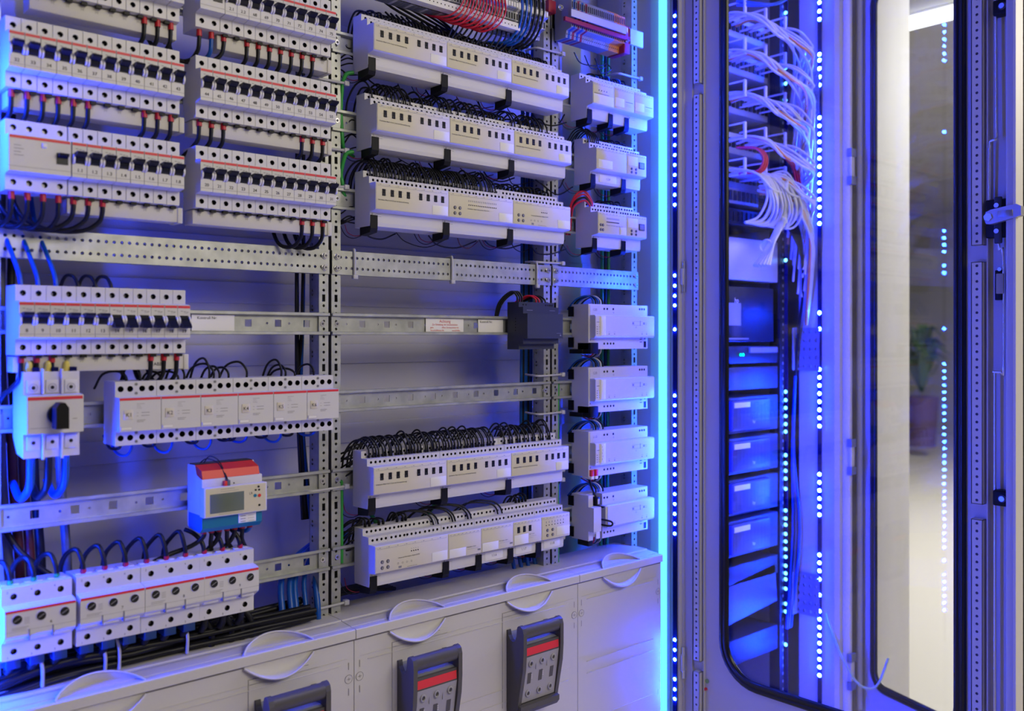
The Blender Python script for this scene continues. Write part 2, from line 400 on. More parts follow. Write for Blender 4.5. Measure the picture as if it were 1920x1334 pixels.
# ================================================================ cover boxes at the bottom
def cover(x0, x1, label, grips, dashes):
    t = thing('cover_box', label, 'cover', (x0, 0, 0), 'grey cover boxes'); L = x1-x0; y = -.075; e = .0006
    b = MB()
    # top: rear strip, groove step, front lip
    b.prism([(.055, -.452), (.02, -.4495), (-.038, -.4495), (-.0385, -.4515), (-.066, -.4535), (-.066, -.4545), (y-.0045, -.4545), (y-.0055, -.456), (y-.0055, -.469), (y-.004, -.470),
             (y+.002, -.470), (y+.002, -.4715), (y, -.4725), (y, -1.2), (.055, -1.2)], e, L-e, LID)
    b.build('lid', t)
    b = MB()
    b.box(.012, L-.012, y-.0008, y+.001, -.4995, -.4990, LID); b.box(.012, L-.012, -.047, -.0455, -.4497, -.4488, LID)
    for z in dashes: b.box(.025, L-.025, y-.0013, y+.001, z-.0006, z+.0006, LID, .0003)
    b.box(e, L-e, y-.0003, y, -.4735, -.4720, LIDG)
    b.build('ribs', t)
    for gx in grips:
        g = MB(); a = .056; pts = []; pf = [] 
        N = 14
        for i in range(N+1):
            u = -1+2*i/N; q = 1-u*u
            pts.append((gx+a*u, y-.004-.010*q, -.4725-.0235*q))
        g.tube(pts, .0017, LID, 8, 2)
        vs = []; 
        for i, p in enumerate(pts):
            vs += [(p[0], p[1]+.0005, p[2]), (p[0], y-.0005, -.4715-.0195*(1-(-1+2*i/N)**2)), (p[0], y-.0005, -.4715)]
        g.add(vs, [(3*i, 3*i+1, 3*i+4, 3*i+3) for i in range(N)]+[(3*i+1, 3*i+2, 3*i+5, 3*i+4) for i in range(N)], LID, True)
        up = []
        for i in range(N+1):
            u = -1+2*i/N; q = (1-u*u)**.8
            up.append((gx+a*u, y-.003+.028*q, -.4540+.0150*q))
        g.tube(up, .0015, LID, 8, 2)
        vs = []
        for p in up: vs += [tuple(p), (p[0], min(p[1]+.004, -.03), -.4545), (p[0], y-.004, -.4545)]
        g.add(vs, [(3*i, 3*i+1, 3*i+4, 3*i+3) for i in range(N)], LID, True)
        g.build('grip', t)
    for sx in (.010, L-.010):
        s = MB()
        s.cyl((sx, y, -.531+.0), (0, -1, 0), .0070, .0006, LID, 20); s.ring((sx, y-.0006, -.531), (0, -1, 0), .0064, .0070, .0003, LIDG, 20)
        s.rect(sx-.0035, sx+.0035, -.5313, -.5307, y-.0009, LIDG); s.rect(sx-.0004, sx+.0004, -.5335, -.5285, y-.0009, LIDG)
        s.build('lock_screw', t)
        s = MB()
        for z in (-.511, -.551, -.741): s.rect(sx-.0006, sx+.0006, z-.0055, z+.0055, y-.0004, LIDG)
        s.build('slot', t)
    return t
DZ = (-.507, -.628, -.651, -.742)
cover(P0, P1, 'grey plastic cover box at lower left beneath large breakers', [.120, .371], DZ)
cover(P1, P2, 'grey plastic cover box in the centre carrying two fuse switches', [.120, .371], DZ)
cover(P2, P3+.0, 'narrow cover box at right glowing cyan beside the light tube', [.124], DZ)
# ---------------------------------------------------------------- fuse switches
def fuse_switch():
    t = thing('fuse_switch', '', 'switch', (0, -.075, -.511), 'fuse switches with bail handles'); W = .099
    # recess frame in the cover
    b = MB(); b.box(-.010, W+.004, -.0008, .0, -.150, .020, LID); b.rect(-.0095, W-.012, .0188, .0196, -.0009, LIDG); b.rect(-.0098, -.0091, -.150, .0196, -.0009, LIDG); b.build('cutout', t)
    ck = [(0, -.150), (0, -.012), (-.004, -.011), (-.006, -.020), (-.011, -.027), (-.018, -.029), (-.024, -.026), (-.027, -.018), (-.0285, -.004), (-.030, .000), (-.034, .0025), (-.039, .0015), (-.0435, -.002),
          (-.046, -.010), (-.046, -.046), (-.044, -.075), (-.038, -.105), (-.032, -.135), (-.030, -.150)]
    for x in (0, W-.008):
        c = MB(); c.prism(ck, x, x+.008, SWD, smooth=False); c.build('cheek', t)
    c = MB(); ba = []
    for i in range(12):
        a = 2*math.pi*i/12; ba.append((-.0365+.0090*math.cos(a), -.0105+.0125*math.sin(a)))
    c.prism(ba, .007, W-.007, SWD, smooth=True); c.build('handle_bar', t)
    c = MB(); c.prism([(-.001, -.016), (-.006, -.022), (-.011, -.029), (-.018, -.032), (-.030, -.032), (-.038, -.034), (-.036, -.040), (-.001, -.040)], .008, W-.008, SWB); c.build('hollow', t)
    c = MB(); c.prism([(-.001, -.040), (-.0375, -.033), (-.0415, -.0335), (-.0425, -.053), (-.0365, -.053), (-.001, -.150)], .008, W-.008, SWD); c.build('body', t)
    c = MB(); c.add([(.0095, -.0426, -.051), (W-.0095, -.0426, -.051), (W-.0095, -.0420, -.0375), (.0095, -.0420, -.0375)], [(0, 1, 2, 3)], SWR); c.build('red_strip', t)
    # clear face with bosses
    def fy(z): return -.0425+(-z-.053)/(.138-.053)*.013
    c = MB(); c.add([(.0085, fy(-.138), -.138), (W-.0085, fy(-.138), -.138), (W-.0085, fy(-.0535), -.0535), (.0085, fy(-.0535), -.0535)], [(0, 1, 2, 3)], SWC)
    c.add([(.0085, fy(-.138), -.138), (W-.0085, fy(-.138), -.138), (W-.0085, -.026, -.1385), (.0085, -.026, -.1385)], [(0, 1, 2, 3)], EAR)
    nrm = V((0, -1, -.153)).normalized()
    for k in range(3):
        xc = .0085+(k+.5)*(W-.017)/3
        for z in (-.067, -.122):
            c.ring((xc, fy(z)-.0001, z), nrm, .0032, .0056, .0022, SWC, 16, 1.15); c.cyl((xc, fy(z)-.0002, z), nrm, .0034, .0003, SWD, 12)
        c.add([(xc-.0045, fy(-.104)-.0003, -.104), (xc+.0045, fy(-.104)-.0003, -.104), (xc+.0045, fy(-.084)-.0003, -.084), (xc-.0045, fy(-.084)-.0003, -.084)], [(0, 1, 2, 3)], SWD)
        if k < 2:
            c.box(xc+.0130, xc+.0136, fy(-.075)-.0012, fy(-.055)+.003, -.080, -.055, SWC)
            for q in range(3): c.rect(xc+.003, xc+.0055, -.0885-q*.003, -.0875-q*.003, fy(-.086)-.0012, EAR)
    c.build('clear_face', t)
    c = MB(); c.prism([(0, -.150), (-.0300, -.139), (-.038, -.141), (-.038, -.150), (-.032, -.158), (0, -.158)], .001, W-.003, SWD); c.build('foot', t)
    return t
fs = fuse_switch()
fs.location.x = .6165; fs['label'] = 'fuse switch cut off by the bottom edge in left cover box'
dup(fs, (.8645, -.075, -.511), 'fuse switch with bail handle and red strip, left in centre cover')
dup(fs, (1.1007, -.075, -.511), 'fuse switch with bail handle and red strip, next to narrow right cover')
# ================================================================ breakers
MW = .0181
def breaker_mesh(down=False):
    b = MB(); e = .0003; w = MW-e
    pts = [(-.006, .0436), (-.050, .0436), (-.050, .0240), (-.0545, .0236), (-.0665, .0225), (-.0665, -.0225), (-.060, -.0236), (-.050, -.0245), (-.050, -.0436), (-.044, -.0445), (-.006, -.0445)]
    b.prism(pts, e, w, GREY, skip=(1, 7))
    b.cell((0, -.050, 0), (1, 0, 0), (0, 0, 1), e, w, .0240, .0436, w/2, .0335, .0037, .010, GREY, DARK, DARK, 8); b.cyl((w/2, -.0415, .0335), (0, -1, 0), .0022, .0006, SCREW, 8)
    b.cell((0, -.050, 0), (1, 0, 0), (0, 0, 1), e, w, -.0436, -.0245, w/2, -.0345, .0037, .010, GREY, DARK, DARK, 8); b.cyl((w/2, -.0415, -.0345), (0, -1, 0), .0022, .0006, SCREW, 8)
    b.rect(e+.0003, w-.0003, .0180, .0214, -.0668, RED)
    # tiny print and the carrier line
    for i, (a, c) in enumerate(((.25, .42), (.48, .66), (.70, .86))): b.rect(w*a, w*c, .0135-.0006*i, .0143-.0006*i, -.0667, INKL)
    b.rect(w*.5, w*.8, .0112, .0116, -.0667, INKL)
    b.dash(e, w, -.0180, -.0667, INKL, .0004)
    return b.mesh('body')
def toggle_mesh(down=False):
    b = MB(); w = MW
    b.box(w*.18, w*.82, -.0672, -.0640, -.0050, .0078, TOG)
    if not down:
        b.prism([(-.066, -.001), (-.0705, .002), (-.0790, .0058), (-.0800, .0082), (-.0785, .0094), (-.066, .0086)], w*.17, w*.83, TOG)
        b.prism([(-.066, -.0046), (-.0700, -.003), (-.0712, .002), (-.066, .004)], w*.24, w*.76, TOG)
    else:
        b.prism([(-.066, .0045), (-.0705, .002), (-.0785, -.0055), (-.0800, -.0075), (-.0785, -.0095), (-.066, -.0086)], w*.17, w*.83, TOG)
        b.prism([(-.066, -.0046), (-.0700, -.003), (-.0712, .002), (-.066, .004)], w*.24, w*.76, TOG)
    return b.mesh('toggle')
def ears_mesh():
    b = MB(); w = MW
    for x in (.0004, w-.0030):
        b.cyl((x, -.0655, .0002), (1, 0, 0), .0066, .0024, EAR, 14)
    return b.mesh('toggle_guard')
ME_B, ME_U, ME_D, ME_E = breaker_mesh(), toggle_mesh(), toggle_mesh(True), ears_mesh()
def breaker(x, row, num, label, grp, down=False, numbered=True, z=None):
    t = thing('circuit_breaker', label, 'circuit breaker', (x, 0, ZR[row] if z is None else z), grp)
    for nm, me in (('body', ME_B), ('toggle', ME_D if down else ME_U), ('toggle_guard', ME_E)):
        o = bpy.data.objects.new(nm, me); COL.objects.link(o); o.parent = t
    if numbered:
        b = MB(); b.text(num, .0062, MW*.5, -.0133, -.0667, INK); b.text(num, .0062, MW*.5+.00022, -.0133, -.06672, INK); b.build('number_label', t)
    return t
def busbar(x0, n, row, label, drop=0, txt=None):
    t = thing('busbar', label, 'busbar', (x0, 0, ZR[row]), 'busbar combs under the breakers'); L = n*MW
    b = MB(); b.box(0, L, -.040, -.012, -.066, -.0462, CREAM, .0006); b.build('housing', t)
    b = MB()
    for i in range(n):
        b.box(i*MW+MW*.35, i*MW+MW*.75, -.047, -.041, -.0482, -.0447, BLACK)
    b.build('prongs', t)
    b = MB()
    for i in range(n):
        x = (i+.5)*MW; b.rect(x-.0016, x-.0012, -.0545, -.0505, -.0402, INKL); b.rect(x+.0012, x+.0016, -.0545, -.0505, -.0402, INKL); b.rect(x-.0016, x+.0016, -.0527, -.0523, -.0402, INKL)
    if txt: b.text(txt, .0065, L-MW*2.0, -.0585, -.0402, INK)
    b.build('marking', t)
    b = MB(); b.box(L-.0002, L+.007, -.0412, -.011, -.067, -.0455, CREAM, .0005); b.build('end_cap', t)
XB_L, XB_R = .2985, .5400
for i in range(12):
    x = XB_L+i*.01825
    breaker(x, 1, str(56+i), 'breaker cut off by the top edge in the left bank', 'top row breakers of left bank', numbered=False)
    breaker(x, 2, str(32+i), 'slim circuit breaker numbered %d, left bank' % (32+i), 'breakers 32 to 43')
    if i >= 4: breaker(x, 3, '1.%d' % (i-3), 'slim circuit breaker labelled 1.%d beside the wide residual current device' % (i-3), 'breakers 1.1 to 1.8')
    breaker(.3097+i*.0180, 5, str(8+i), 'slim circuit breaker numbered %d with toggle %s, middle left bank' % (8+i, 'down' if i > 5 else 'up'), 'breakers 8 to 19', down=i > 5)
    x = XB_R+i*MW
    if i >= 2: breaker(x, 1, ['', '', '2.1', '2.2', '68', '69', '70', '71', '72', '73', '74', '75'][i], 'slim circuit breaker labelled %s in top right bank' % ['', '', '2.1', '2.2', '68', '69', '70', '71', '72', '73', '74', '75'][i], 'breakers 2.1 to 75')
    breaker(x, 2, str(44+i), 'slim circuit breaker numbered %d, second right bank' % (44+i), 'breakers 44 to 55')
    breaker(x, 3, str(20+i), 'slim circuit breaker numbered %d, third right bank' % (20+i), 'breakers 20 to 31')
def rcd(x, row, nmod, label):
    t = thing('residual_current_device', label, 'circuit breaker', (x, 0, ZR[row])); w = nmod*MW-.0006; b = MB()
    pts = [(-.006, .0436), (-.050, .0436), (-.050, .0240), (-.0665, .0225), (-.0665, -.0225), (-.050, -.0245), (-.050, -.0436), (-.044, -.0445), (-.006, -.0445)]
    b.prism(pts, 0, w, GREY, skip=(1, 5))
    cx = [(i+.5)*MW for i in range(nmod)]
    b.holerow(0, w, .0240, .0436, -.050, cx, .0038, GREY, .010); b.holerow(0, w, -.0436, -.0245, -.050, cx, .0038, GREY, .010)
    b.rect(.001, w-.001, .0180, .0214, -.0668, RED)
    b.dash(0, w, -.0165, -.0667, INKL, .0004)
    for k in range(4): b.rect(.006, .006+.008+.003*(k % 2), .009-.004*k, .0097-.004*k, -.0667, INKL)
    b.build('body', t)
    b = MB(); xs = w-.017; b.box(xs, xs+.0135, -.0675, -.064, -.0085, .0055, TOG); b.prism([(-.066, -.001), (-.0755, .0015), (-.0760, .0045), (-.066, .0055)], xs+.001, xs+.0125, TOG); b.build('toggle', t)
    b = MB(); b.box(w*.52, w*.52+.006, -.0685, -.066, .0095, .0150, EAR, .0008); b.build('test_button', t)
rcd(XB_L, 3, 4, 'four-module residual current device left of breakers 1.1 to 1.8')
rcd(XB_R, 1, 2, 'two-module residual current device left of breaker 2.1')
busbar(XB_L+.03, 10, 1, 'cream busbar comb under the top left breakers'); busbar(XB_L+.005, 12, 2, 'cream busbar comb under breakers 32 to 43')
busbar(XB_L+.075, 8, 3, 'cream busbar comb under breakers 1.1 to 1.8'); busbar(.3097, 12, 5, 'cream busbar comb under breakers 8 to 19', txt='ABB')
busbar(XB_R+.036, 10, 1, 'cream busbar comb under breakers 2.1 to 75'); busbar(XB_R, 12, 2, 'cream busbar comb under breakers 44 to 55'); busbar(XB_R, 12, 3, 'cream busbar comb under breakers 20 to 31')
# ---------------------------------------------------------------- wires with red ferrules below the breakers
def ferr_wire(x, z, path, label, grp, m=WBK, r=.0031):
    t = thing('ferruled_wire', label, 'wire', (x, -.041, z), grp)
    b = MB(); b.tube([(0, 0, -.003)]+path, r, m, 8, 4); b.build('sheath', t)
    b = MB(); b.cyl((0, 0, .003), (0, 0, -1), .0036, .0125, FERR, 10, .0040); b.build('ferrule', t)
    return t
dn = [(0, .001, -.018), (-.001, .004, -.030), (-.006, .020, -.042), (-.012, .040, -.055), (-.014, .05, -.085)]
ulp = [(0, 0, -.016), (-.001, .003, -.030), (-.008, .014, -.042), (-.020, .030, -.040), (-.024, .045, -.020), (-.024, .050, .01)]
big = [(0, 0, -.016), (-.004, .003, -.030), (-.022, .010, -.042), (-.055, .022, -.043), (-.085, .034, -.030), (-.10, .045, 0)]
protos = {}
def fw(key, path, x, z, label, grp, m=WBK):
    k = (key, m.name)
    if k not in protos: protos[k] = ferr_wire(x, z, path, label, grp, m); return
    dup(protos[k], (x, -.041, z), label, grp)
ZB = -.0445
for i in range(4, 11): fw('dn', dn, XB_R+(i+.5)*MW, ZR[1]+ZB, 'black wire with red ferrule below the topmost right bank', 'ferruled wires under top right bank')
fw('ulp', ulp, XB_R+.009, ZR[1]+ZB, 'black wire with red ferrule at the left foot of the two-module device', None)
fw('dn', dn, XB_R+.027, ZR[1]+ZB, 'blue wire with red ferrule beneath the two-module device', None, WBL)
fw('big', big, XB_R+.0455, ZR[1]+ZB, 'black wire with red ferrule looping left under the two-module device', None)
for i in (0, 1, 2): fw('dn', dn, XB_R+(i+.5)*MW, ZR[2]+ZB, 'black wire with red ferrule under the left end of second right bank', 'ferruled wires under the left end of second right bank')
for i in (9, 10, 11):
    fw('dn', dn, XB_R+(i+.5)*MW, ZR[2]+ZB, 'black wire with red ferrule under the right end of second right bank', 'ferruled wires under the right end of second right bank')
    fw('ulp', ulp, XB_R+(i+.5)*MW, ZR[3]+ZB, 'black wire with red ferrule curling under the third right bank', 'ferruled wires under breakers 29 to 31')
    fw('dn', dn, XB_L+(i+.5)*.01825, ZR[1]+ZB, 'black wire with red ferrule under the top left bank', 'ferruled wires under top left bank')
    fw('dn', dn, XB_L+(i+.5)*.01825, ZR[2]+ZB, 'black wire with red ferrule under the right end of the second left bank', 'ferruled wires under the right end of the second left bank')
    fw('ulp', ulp, .3097+(i+.5)*.018, ZR[5]+ZB, 'black wire with red ferrule under the bank with some toggles down', 'ferruled wires under the bank with some toggles down')
for i in range(6): fw('dn', dn, XB_L+(i+.5)*.01825, ZR[2]+ZB, 'dark wire with red ferrule under the left end of second left bank', 'ferruled wires under the left end of second left bank')
for i in range(7): fw('big' if i > 3 else 'ulp', big if i > 3 else ulp, XB_L+(i+.5)*.01825, ZR[3]+ZB, 'dark wire with red ferrule looping under the third left bank' if i > 3 else 'dark wire with red ferrule under the wide residual current device', 'looped wires under breakers 1.1 to 1.8' if i > 3 else 'wires under the wide device')
for i in range(3): fw('dn', dn, .3097+(i+.5)*.018, ZR[5]+ZB, 'dark wire with red ferrule running from the middle left bank to the main switch', 'ferruled wires above the main switch')
def wire(pts, r, m, label, cat='wire', grp=None, n=8, steps=5, name='wire'):
    b = MB(); b.tube(pts, r, m, n, steps); return single(cat.replace(' ', '_'), b, label, cat, (0, 0, 0), grp)
for i, x in enumerate((.318, .338, .3595)):      # wires into the tops of breakers 8-10
    wire([(x, -.040, .055), (x, -.039, .075), (x-.004, -.02, .105), (x-.008, .02, .15), (x-.01, .04, .2)], .003, WBL, 'blue sheathed wire entering the top left of the middle left bank', grp='wires above breakers 8 to 10')
for x in (.383, .405, .425): wire([(x-.010, .02, .03), (x-.006, -.01, .076), (x, -.028, .081), (x+.004, -.037, .070), (x+.004, -.038, .06)], .0024, WBK, 'dark wire loop behind the top of the middle left bank', grp='loops above breakers 12 to 14')
# cable bundle between banks and at the left edge
for i in range(5): wire([(.285+.012*i, .06, .30), (.283+.012*i, .055, .12), (.285+.011*i, .05, -.02), (.290+.012*i, .06, -.14)], .005, (WBK, WBL, WBK, WGY, WBK)[i], 'dark cable dropping behind the left bank of breakers', 'cable', 'dark cables at far left edge')
for i in range(6): wire([(P1-.032+.0035*i, .045+.006*(i % 3), .60), (P1-.034+.004*i, .045+.006*(i % 3), .1), (P1-.030+.002*i, .05+.004*(i % 2), -.10), (P1-.020+.003*i, .05, -.30)], .0028, WBL if i == 4 else WBK, 'thin cable running down behind the first perforated posts', 'cable', 'cables behind first posts')
for i in range(7): wire([(P2-.034+.0045*i, .045+.006*(i % 3), .66), (P2-.036+.0045*i, .045, .1), (P2-.036+.0045*i, .05, -.45)], .0028, (WBL, WBK, WBL)[i % 3], 'thin cable running down behind the second perforated posts', 'cable', 'cables behind second posts')
for i in range(3): wire([(P3-.045+.010*i, .05, .64), (P3-.040+.010*i, .055, .1), (P3-.050+.010*i, .05, -.45)], .004, (WGN, WBK, WGN)[i], 'green or black cable running down behind the rightmost modules', 'cable', 'cables behind third post')
# green earth wires beside first posts
for za, zb in ((.43, .31), (.30, .235)): wire([(P1+.040, -.01, za+.005), (P1+.028, -.006, za), (P1+.0245, .0, za-.02), (P1+.0245, .004, (za+zb)/2), (P1+.0245, .0, zb+.02), (P1+.032, .006, zb), (P1+.055, .014, zb-.008)], .0034, WGN, 'green earth wire bending beside the first perforated posts, upper part', grp='upper green earth wires')
wire([(P1+.022, .0, -.235), (P1+.0245, .002, -.25), (P1+.0245, .002, -.37)], .0030, WGN, 'green earth wire beside the first posts, near the lowest modules')
wire([(P2+.026, .0, -.09), (P2+.0245, .004, -.12), (P2+.0245, .004, -.45)], .0030, WGN, 'green earth wire beside the second posts, near unit 1.1.0')
wire([(.86, .02, -.270), (.90, .04, -.32), (.945, .07, -.345), (.99, .09, -.36)], .0040, WGN, 'green wire crossing behind the two lowest relay rows')
wire([(1.02, .08, -.345), (1.07, .06, -.29), (1.10, .05, -.25)], .0040, WGN, 'green wire behind the lower clips in centre bay')
# ================================================================ contactors K1..K6
def contactor(i):
    x = .4300+i*.0553; w = .0550; z = -.1015
    t = thing('contactor', 'installation contactor relay marked K%d on its cream sticker' % (i+1), 'contactor', (x, 0, z), 'contactors K1 to K6'); b = MB()
    pts = [(-.006, .0425), (-.050, .0425), (-.050, .0220), (-.0665, .0215), (-.0665, -.0230), (-.050, -.0235), (-.050, -.0430), (-.006, -.0430)]
    b.prism(pts, .0002, w, GREY, skip=(1, 5)); cx = [w*.135, w*.36, w*.65, w*.875]
    b.holerow(.0002, w, .0220, .0425, -.050, cx, .0040, GREY, .012, cz=.0325, n=16, screw=False); b.holerow(.0002, w, -.0430, -.0235, -.050, cx, .0040, GREY, .012, cz=-.0330, n=16, screw=False)
    b.build('body', t)
    for zc in (.0385, .0265, -.0265, -.0385): b = MB(); b.cyl((w*.505, -.050, zc), (0, -1, 0), .0022, .0005, SCREW, 10); b.rect(w*.505-.0015, w*.505+.0015, zc-.0003, zc+.0003, -.0506, INK); b.build('coil_screw', t)
    b = MB(); b.rect(.0004, w-.0006, .0180, .0213, -.0667, RED); b.rect(w*.41, w*.60, .0130, .0134, -.0667, INKL)
    for k in range(3): b.rect(w*.41, w*(.50+.02*k), .0110-.002*k, .0113-.002*k, -.0667, INKL)
    for k in range(2): b.rect(w*.41, w*.45, .0010-.004*k, .0014-.004*k, -.0667, INKL); b.rect(w*.52, w*.72, .0010-.004*k, .0016-.004*k, -.0667, INKL)
    b.rect(w*.41, w*.62, -.0090, -.0084, -.0667, INKL); b.rect(w*.41, w*.58, -.0110, -.0104, -.0667, INKL); b.rect(.0, .0004, -.023, .0215, -.0667, GREY2)
    b.build('printing', t)
    b = MB(); b.box(w*.10, w*.32, -.0672, -.0664, -.0070, .0055, YEL, .0002); b.text('K%d' % (i+1), .0072, w*.21, -.0008, -.0674, INK); b.build('sticker', t)
    b = MB(); b.box(.0015, w*.30, -.0675, -.0664, -.0215, -.0165, LID); b.rect(.0025, w*.28, -.0205, -.0175, -.0677, WHITE); b.build('marker_slot', t)
for i in range(6): contactor(i)
def arch(x, z, h, sp, m, label, grp, r=.0017, down=False, y=-.03):
    s = -1 if down else 1
    wire([(x, y, z-s*.004), (x, y, z+s*h*.5), (x-sp*.3, y+.008, z+s*h), (x-sp*.8, y+.02, z+s*h*.7), (x-sp, y+.035, z-s*.01)], r, m, label, grp=grp)
for k, (px, h) in enumerate(((236, .014), (262, .022), (300, .012), (333, .012), (345, .020), (392, .030), (400, .022), (411, .018), (428, .016), (462, .024), (527, .026), (535, .018), (552, .012), (588, .018))):
    arch(XatY(px, -.03), -.060, h, .016 if k % 3 else .03, WBK, 'thin black wire looping into the top of relays K1 to K6', 'wires above the relays')
for k, (px, h) in enumerate(((246, .018), (322, .018), (395, .018), (462, .012), (526, .016), (590, .010))):
    arch(XatY(px, -.03), -.1435, h, .018, WBL, 'blue wire hanging in a loop beneath relays K1 to K6', 'blue loops below the relays', .0020, True)
for px in (225, 290, 370, 430, 440, 500, 548): arch(XatY(px, -.03), -.1445, .007, .010, WBK, 'short black wire end peeking below relays K1 to K6', 'black wire ends below the relays', .0020, True)
# ================================================================ main switch
t = thing('main_switch', 'three-pole main switch with black rotary handle and yellow plugs', 'switch', (.3190, 0, ZR[6]+.0065)); w = .0665
b = MB(); side = [(-.002, .030), (-.025, .0545), (-.050, .0545), (-.050, .0260), (-.0665, .0250), (-.0665, -.0225), (-.050, -.0235), (-.050, -.0540), (-.020, -.050), (-.002, -.030)]
b.prism(side, 0, w, GREY)
for k in range(3):
    xc = (k+.5)*w/3
    b.box(xc-.0075, xc+.0075, -.0525, -.0495, .0275, .0440, GREY, .0005); b.cyl((xc, -.0526, .0345), (0, -1, 0), .0024, .0003, DARK, 10); b.ring((xc, -.0526, .0345), (0, -1, 0), .0045, .0050, .0003, GREY2, 14)
    b.box(xc-.0075, xc+.0075, -.0525, -.0495, -.0440, -.0265, GREY, .0005); b.cyl((xc, -.0526, -.0345), (0, -1, 0), .0024, .0003, DARK, 10)
    if k: b.box(k*w/3-.0012, k*w/3+.0012, -.056, -.0500, .026, .058, GREY); b.box(k*w/3-.0012, k*w/3+.0012, -.056, -.0500, -.056, -.024, GREY)
    b.box(xc+.001, xc+.008, -.050, -.030, .0545, .060, PCB)
b.rect(.001, w-.001, .0195, .0235, -.0667, RED); b.rect(w*.60, w*.72, -.0055, -.0050, -.0667, INK); b.rect(w*.80, w*.88, -.0055, -.0050, -.0667, INK); b.rect(w*.05, w*.4, -.0155, -.0150, -.0667, INKL)
b.build('body', t)
b = MB(); b.cyl((w*.53, -.0665, .001), (0, -1, 0), .0125, .004, BLACK, 20); b.prism([(w*.53-.0075, -.016), (w*.53+.0075, -.016), (w*.53+.0075, .010), (w*.53+.003, .0165), (w*.53-.003, .0165), (w*.53-.0075, .010)], -.0885, -.0700, BLACK, 'Y'); b.build('rotary_handle', t)
for k in range(3):
    b = MB(); b.cyl((k*w/3+.0085, -.040, .050), (0, -.15, 1), .0052, .014, YPLUG, 12, .0040); b.sphere((k*w/3+.0085, -.042, .064), .0041, YPLUG); b.build('plug', t)
for k in range(3):
    x = .330+k*.0205
    wire([(x, -.040, -.142), (x, -.041, -.165), (x-.001, -.038, -.19), (x-.004, -.01, -.207), (x-.006, .02, -.19)], .0050, WBL if k != 1 else WBK, 'thick dark cable looping out under the main switch', 'cable', 'cable loops under the main switch')
    wire([(x+.001, -.039, -.045), (x+.001, -.035, -.028), (x+.006, -.01, -.020), (x+.012, .02, -.02)], .0036, WBK, 'thick black cable bending from a yellow plug', 'cable', 'cables at the yellow plugs')
for k, (m, nm) in enumerate(((WGY, 'grey'), (WBR, 'brown'), (WBR, 'dark brown'), (WBK, 'black'), (WGY, 'dark grey'))):
    x = .327+.013*k+(0.02 if k > 3 else 0)
    wire([(x-.012, .045, -.10), (x-.01, .04, -.20), (x-.004, .035, -.30), (x, .03, -.46)], .0062, m, '%s thick cable running down the left side behind the slotted rail' % nm, 'cable')
wire([(.30, .03, -.20), (.325, .02, -.27), (.365, .0, -.315), (.40, .0, -.33)], .0045, WBK, 'black cable slanting down behind the large breakers')
# ================================================================ energy meter
t = thing('energy_meter', 'energy meter with red top, blue base and green display', 'meter', (.5471, 0, ZR[7])); w = .0905
b = MB(); b.prism([(-.006, .0485), (-.030, .0490), (-.036, .036), (-.0540, .0300), (-.0540, .0115), (-.0540, -.0175), (-.050, -.0420), (-.040, -.0445), (-.006, -.0400)], 0, w, GREY)
b.build('body', t)
b = MB(); b.prism([(-.0305, .0492), (-.0515, .0425), (-.0550, .0312), (-.0380, .0312), (-.034, .0400)], .001, w-.003, MRED); b.box(.001, w-.002, -.0300, -.010, .0485, .0500, SRV); b.build('red_cover', t)
b = MB(); b.box(-.0004, w+.0004, -.0562, -.0350, .0130, .0310, GREY, .0006); b.cyl((w*.52, -.0563, .0220), (0, -1, 0), .0011, .0003, INK, 8); b.build('upper_face', t)
b = MB(); b.box(-.0012, w+.0036, -.0655, -.0500, -.0220, .0200, GREY, .0010); b.rect(.001, w+.0015, -.0205, .0185, -.0657, YEL); b.build('front_plate', t)
b = MB(); b.box(w*.08, w*.64, -.0664, -.0650, -.0165, .0105, LCD, .0002)
b.build('display', t)
b = MB()
for (u, z, m_, r) in ((.89, .0145, DARK, .0016), (.84, .0100, DARK, .0014), (.90, .0098, DARK, .0014), (.83, .0020, MBLU, .0024), (.905, .0015, MRED, .0024), (.905, -.0125, DARK, .0016)): b.cyl((w*u, -.0657, z), (0, -1, 0), r, .0008, m_, 12)
b.rect(w*.25, w*.48, .0160, .0165, -.0658, INKL); b.rect(w*.25, w*.55, .0130, .0134, -.0658, INKL); b.text('LR', .005, w*.76, .0060, -.0658, INK)
b.rect(w*.22, w*.62, -.0190, -.0186, -.0658, INKL); b.build('buttons', t)
b = MB(); b.prism([(-.0555, -.0200), (-.0555, -.0385), (-.048, -.0450), (-.010, -.0430), (-.010, -.0200)], -.0002, w+.0005, MBLU); b.build('blue_base', t)
b = MB(); b.box(w*.60, w*.90, -.0562, -.0554, -.0370, -.0240, WHITE, .0003)
for k in range(3): b.rect(w*.63, w*.72, -.0275-.004*k, -.0269-.004*k, -.0564, INK); b.rect(w*.76, w*.87, -.0275-.004*k, -.0271-.004*k, -.0564, INKL)
b.build('sticker', t)
b = MB(); b.box(.030, .0345, -.0625, -.0562, .0150, .0270, MRED, .0004); b.box(.0345, .039, -.0625, -.0562, .0145, .0275, WGY, .0004)
b.tube([(.0345, -.059, .027), (.034, -.054, .036), (.028, -.045, .0515), (.018, -.03, .057), (.012, -.02, .050)], .0008, WBK, 6); b.tube([(.037, -.059, .027), (.035, -.052, .038), (.030, -.042, .055), (.022, -.03, .060), (.018, -.02, .050)], .0008, WBK, 6)
b.build('bus_plug', t)
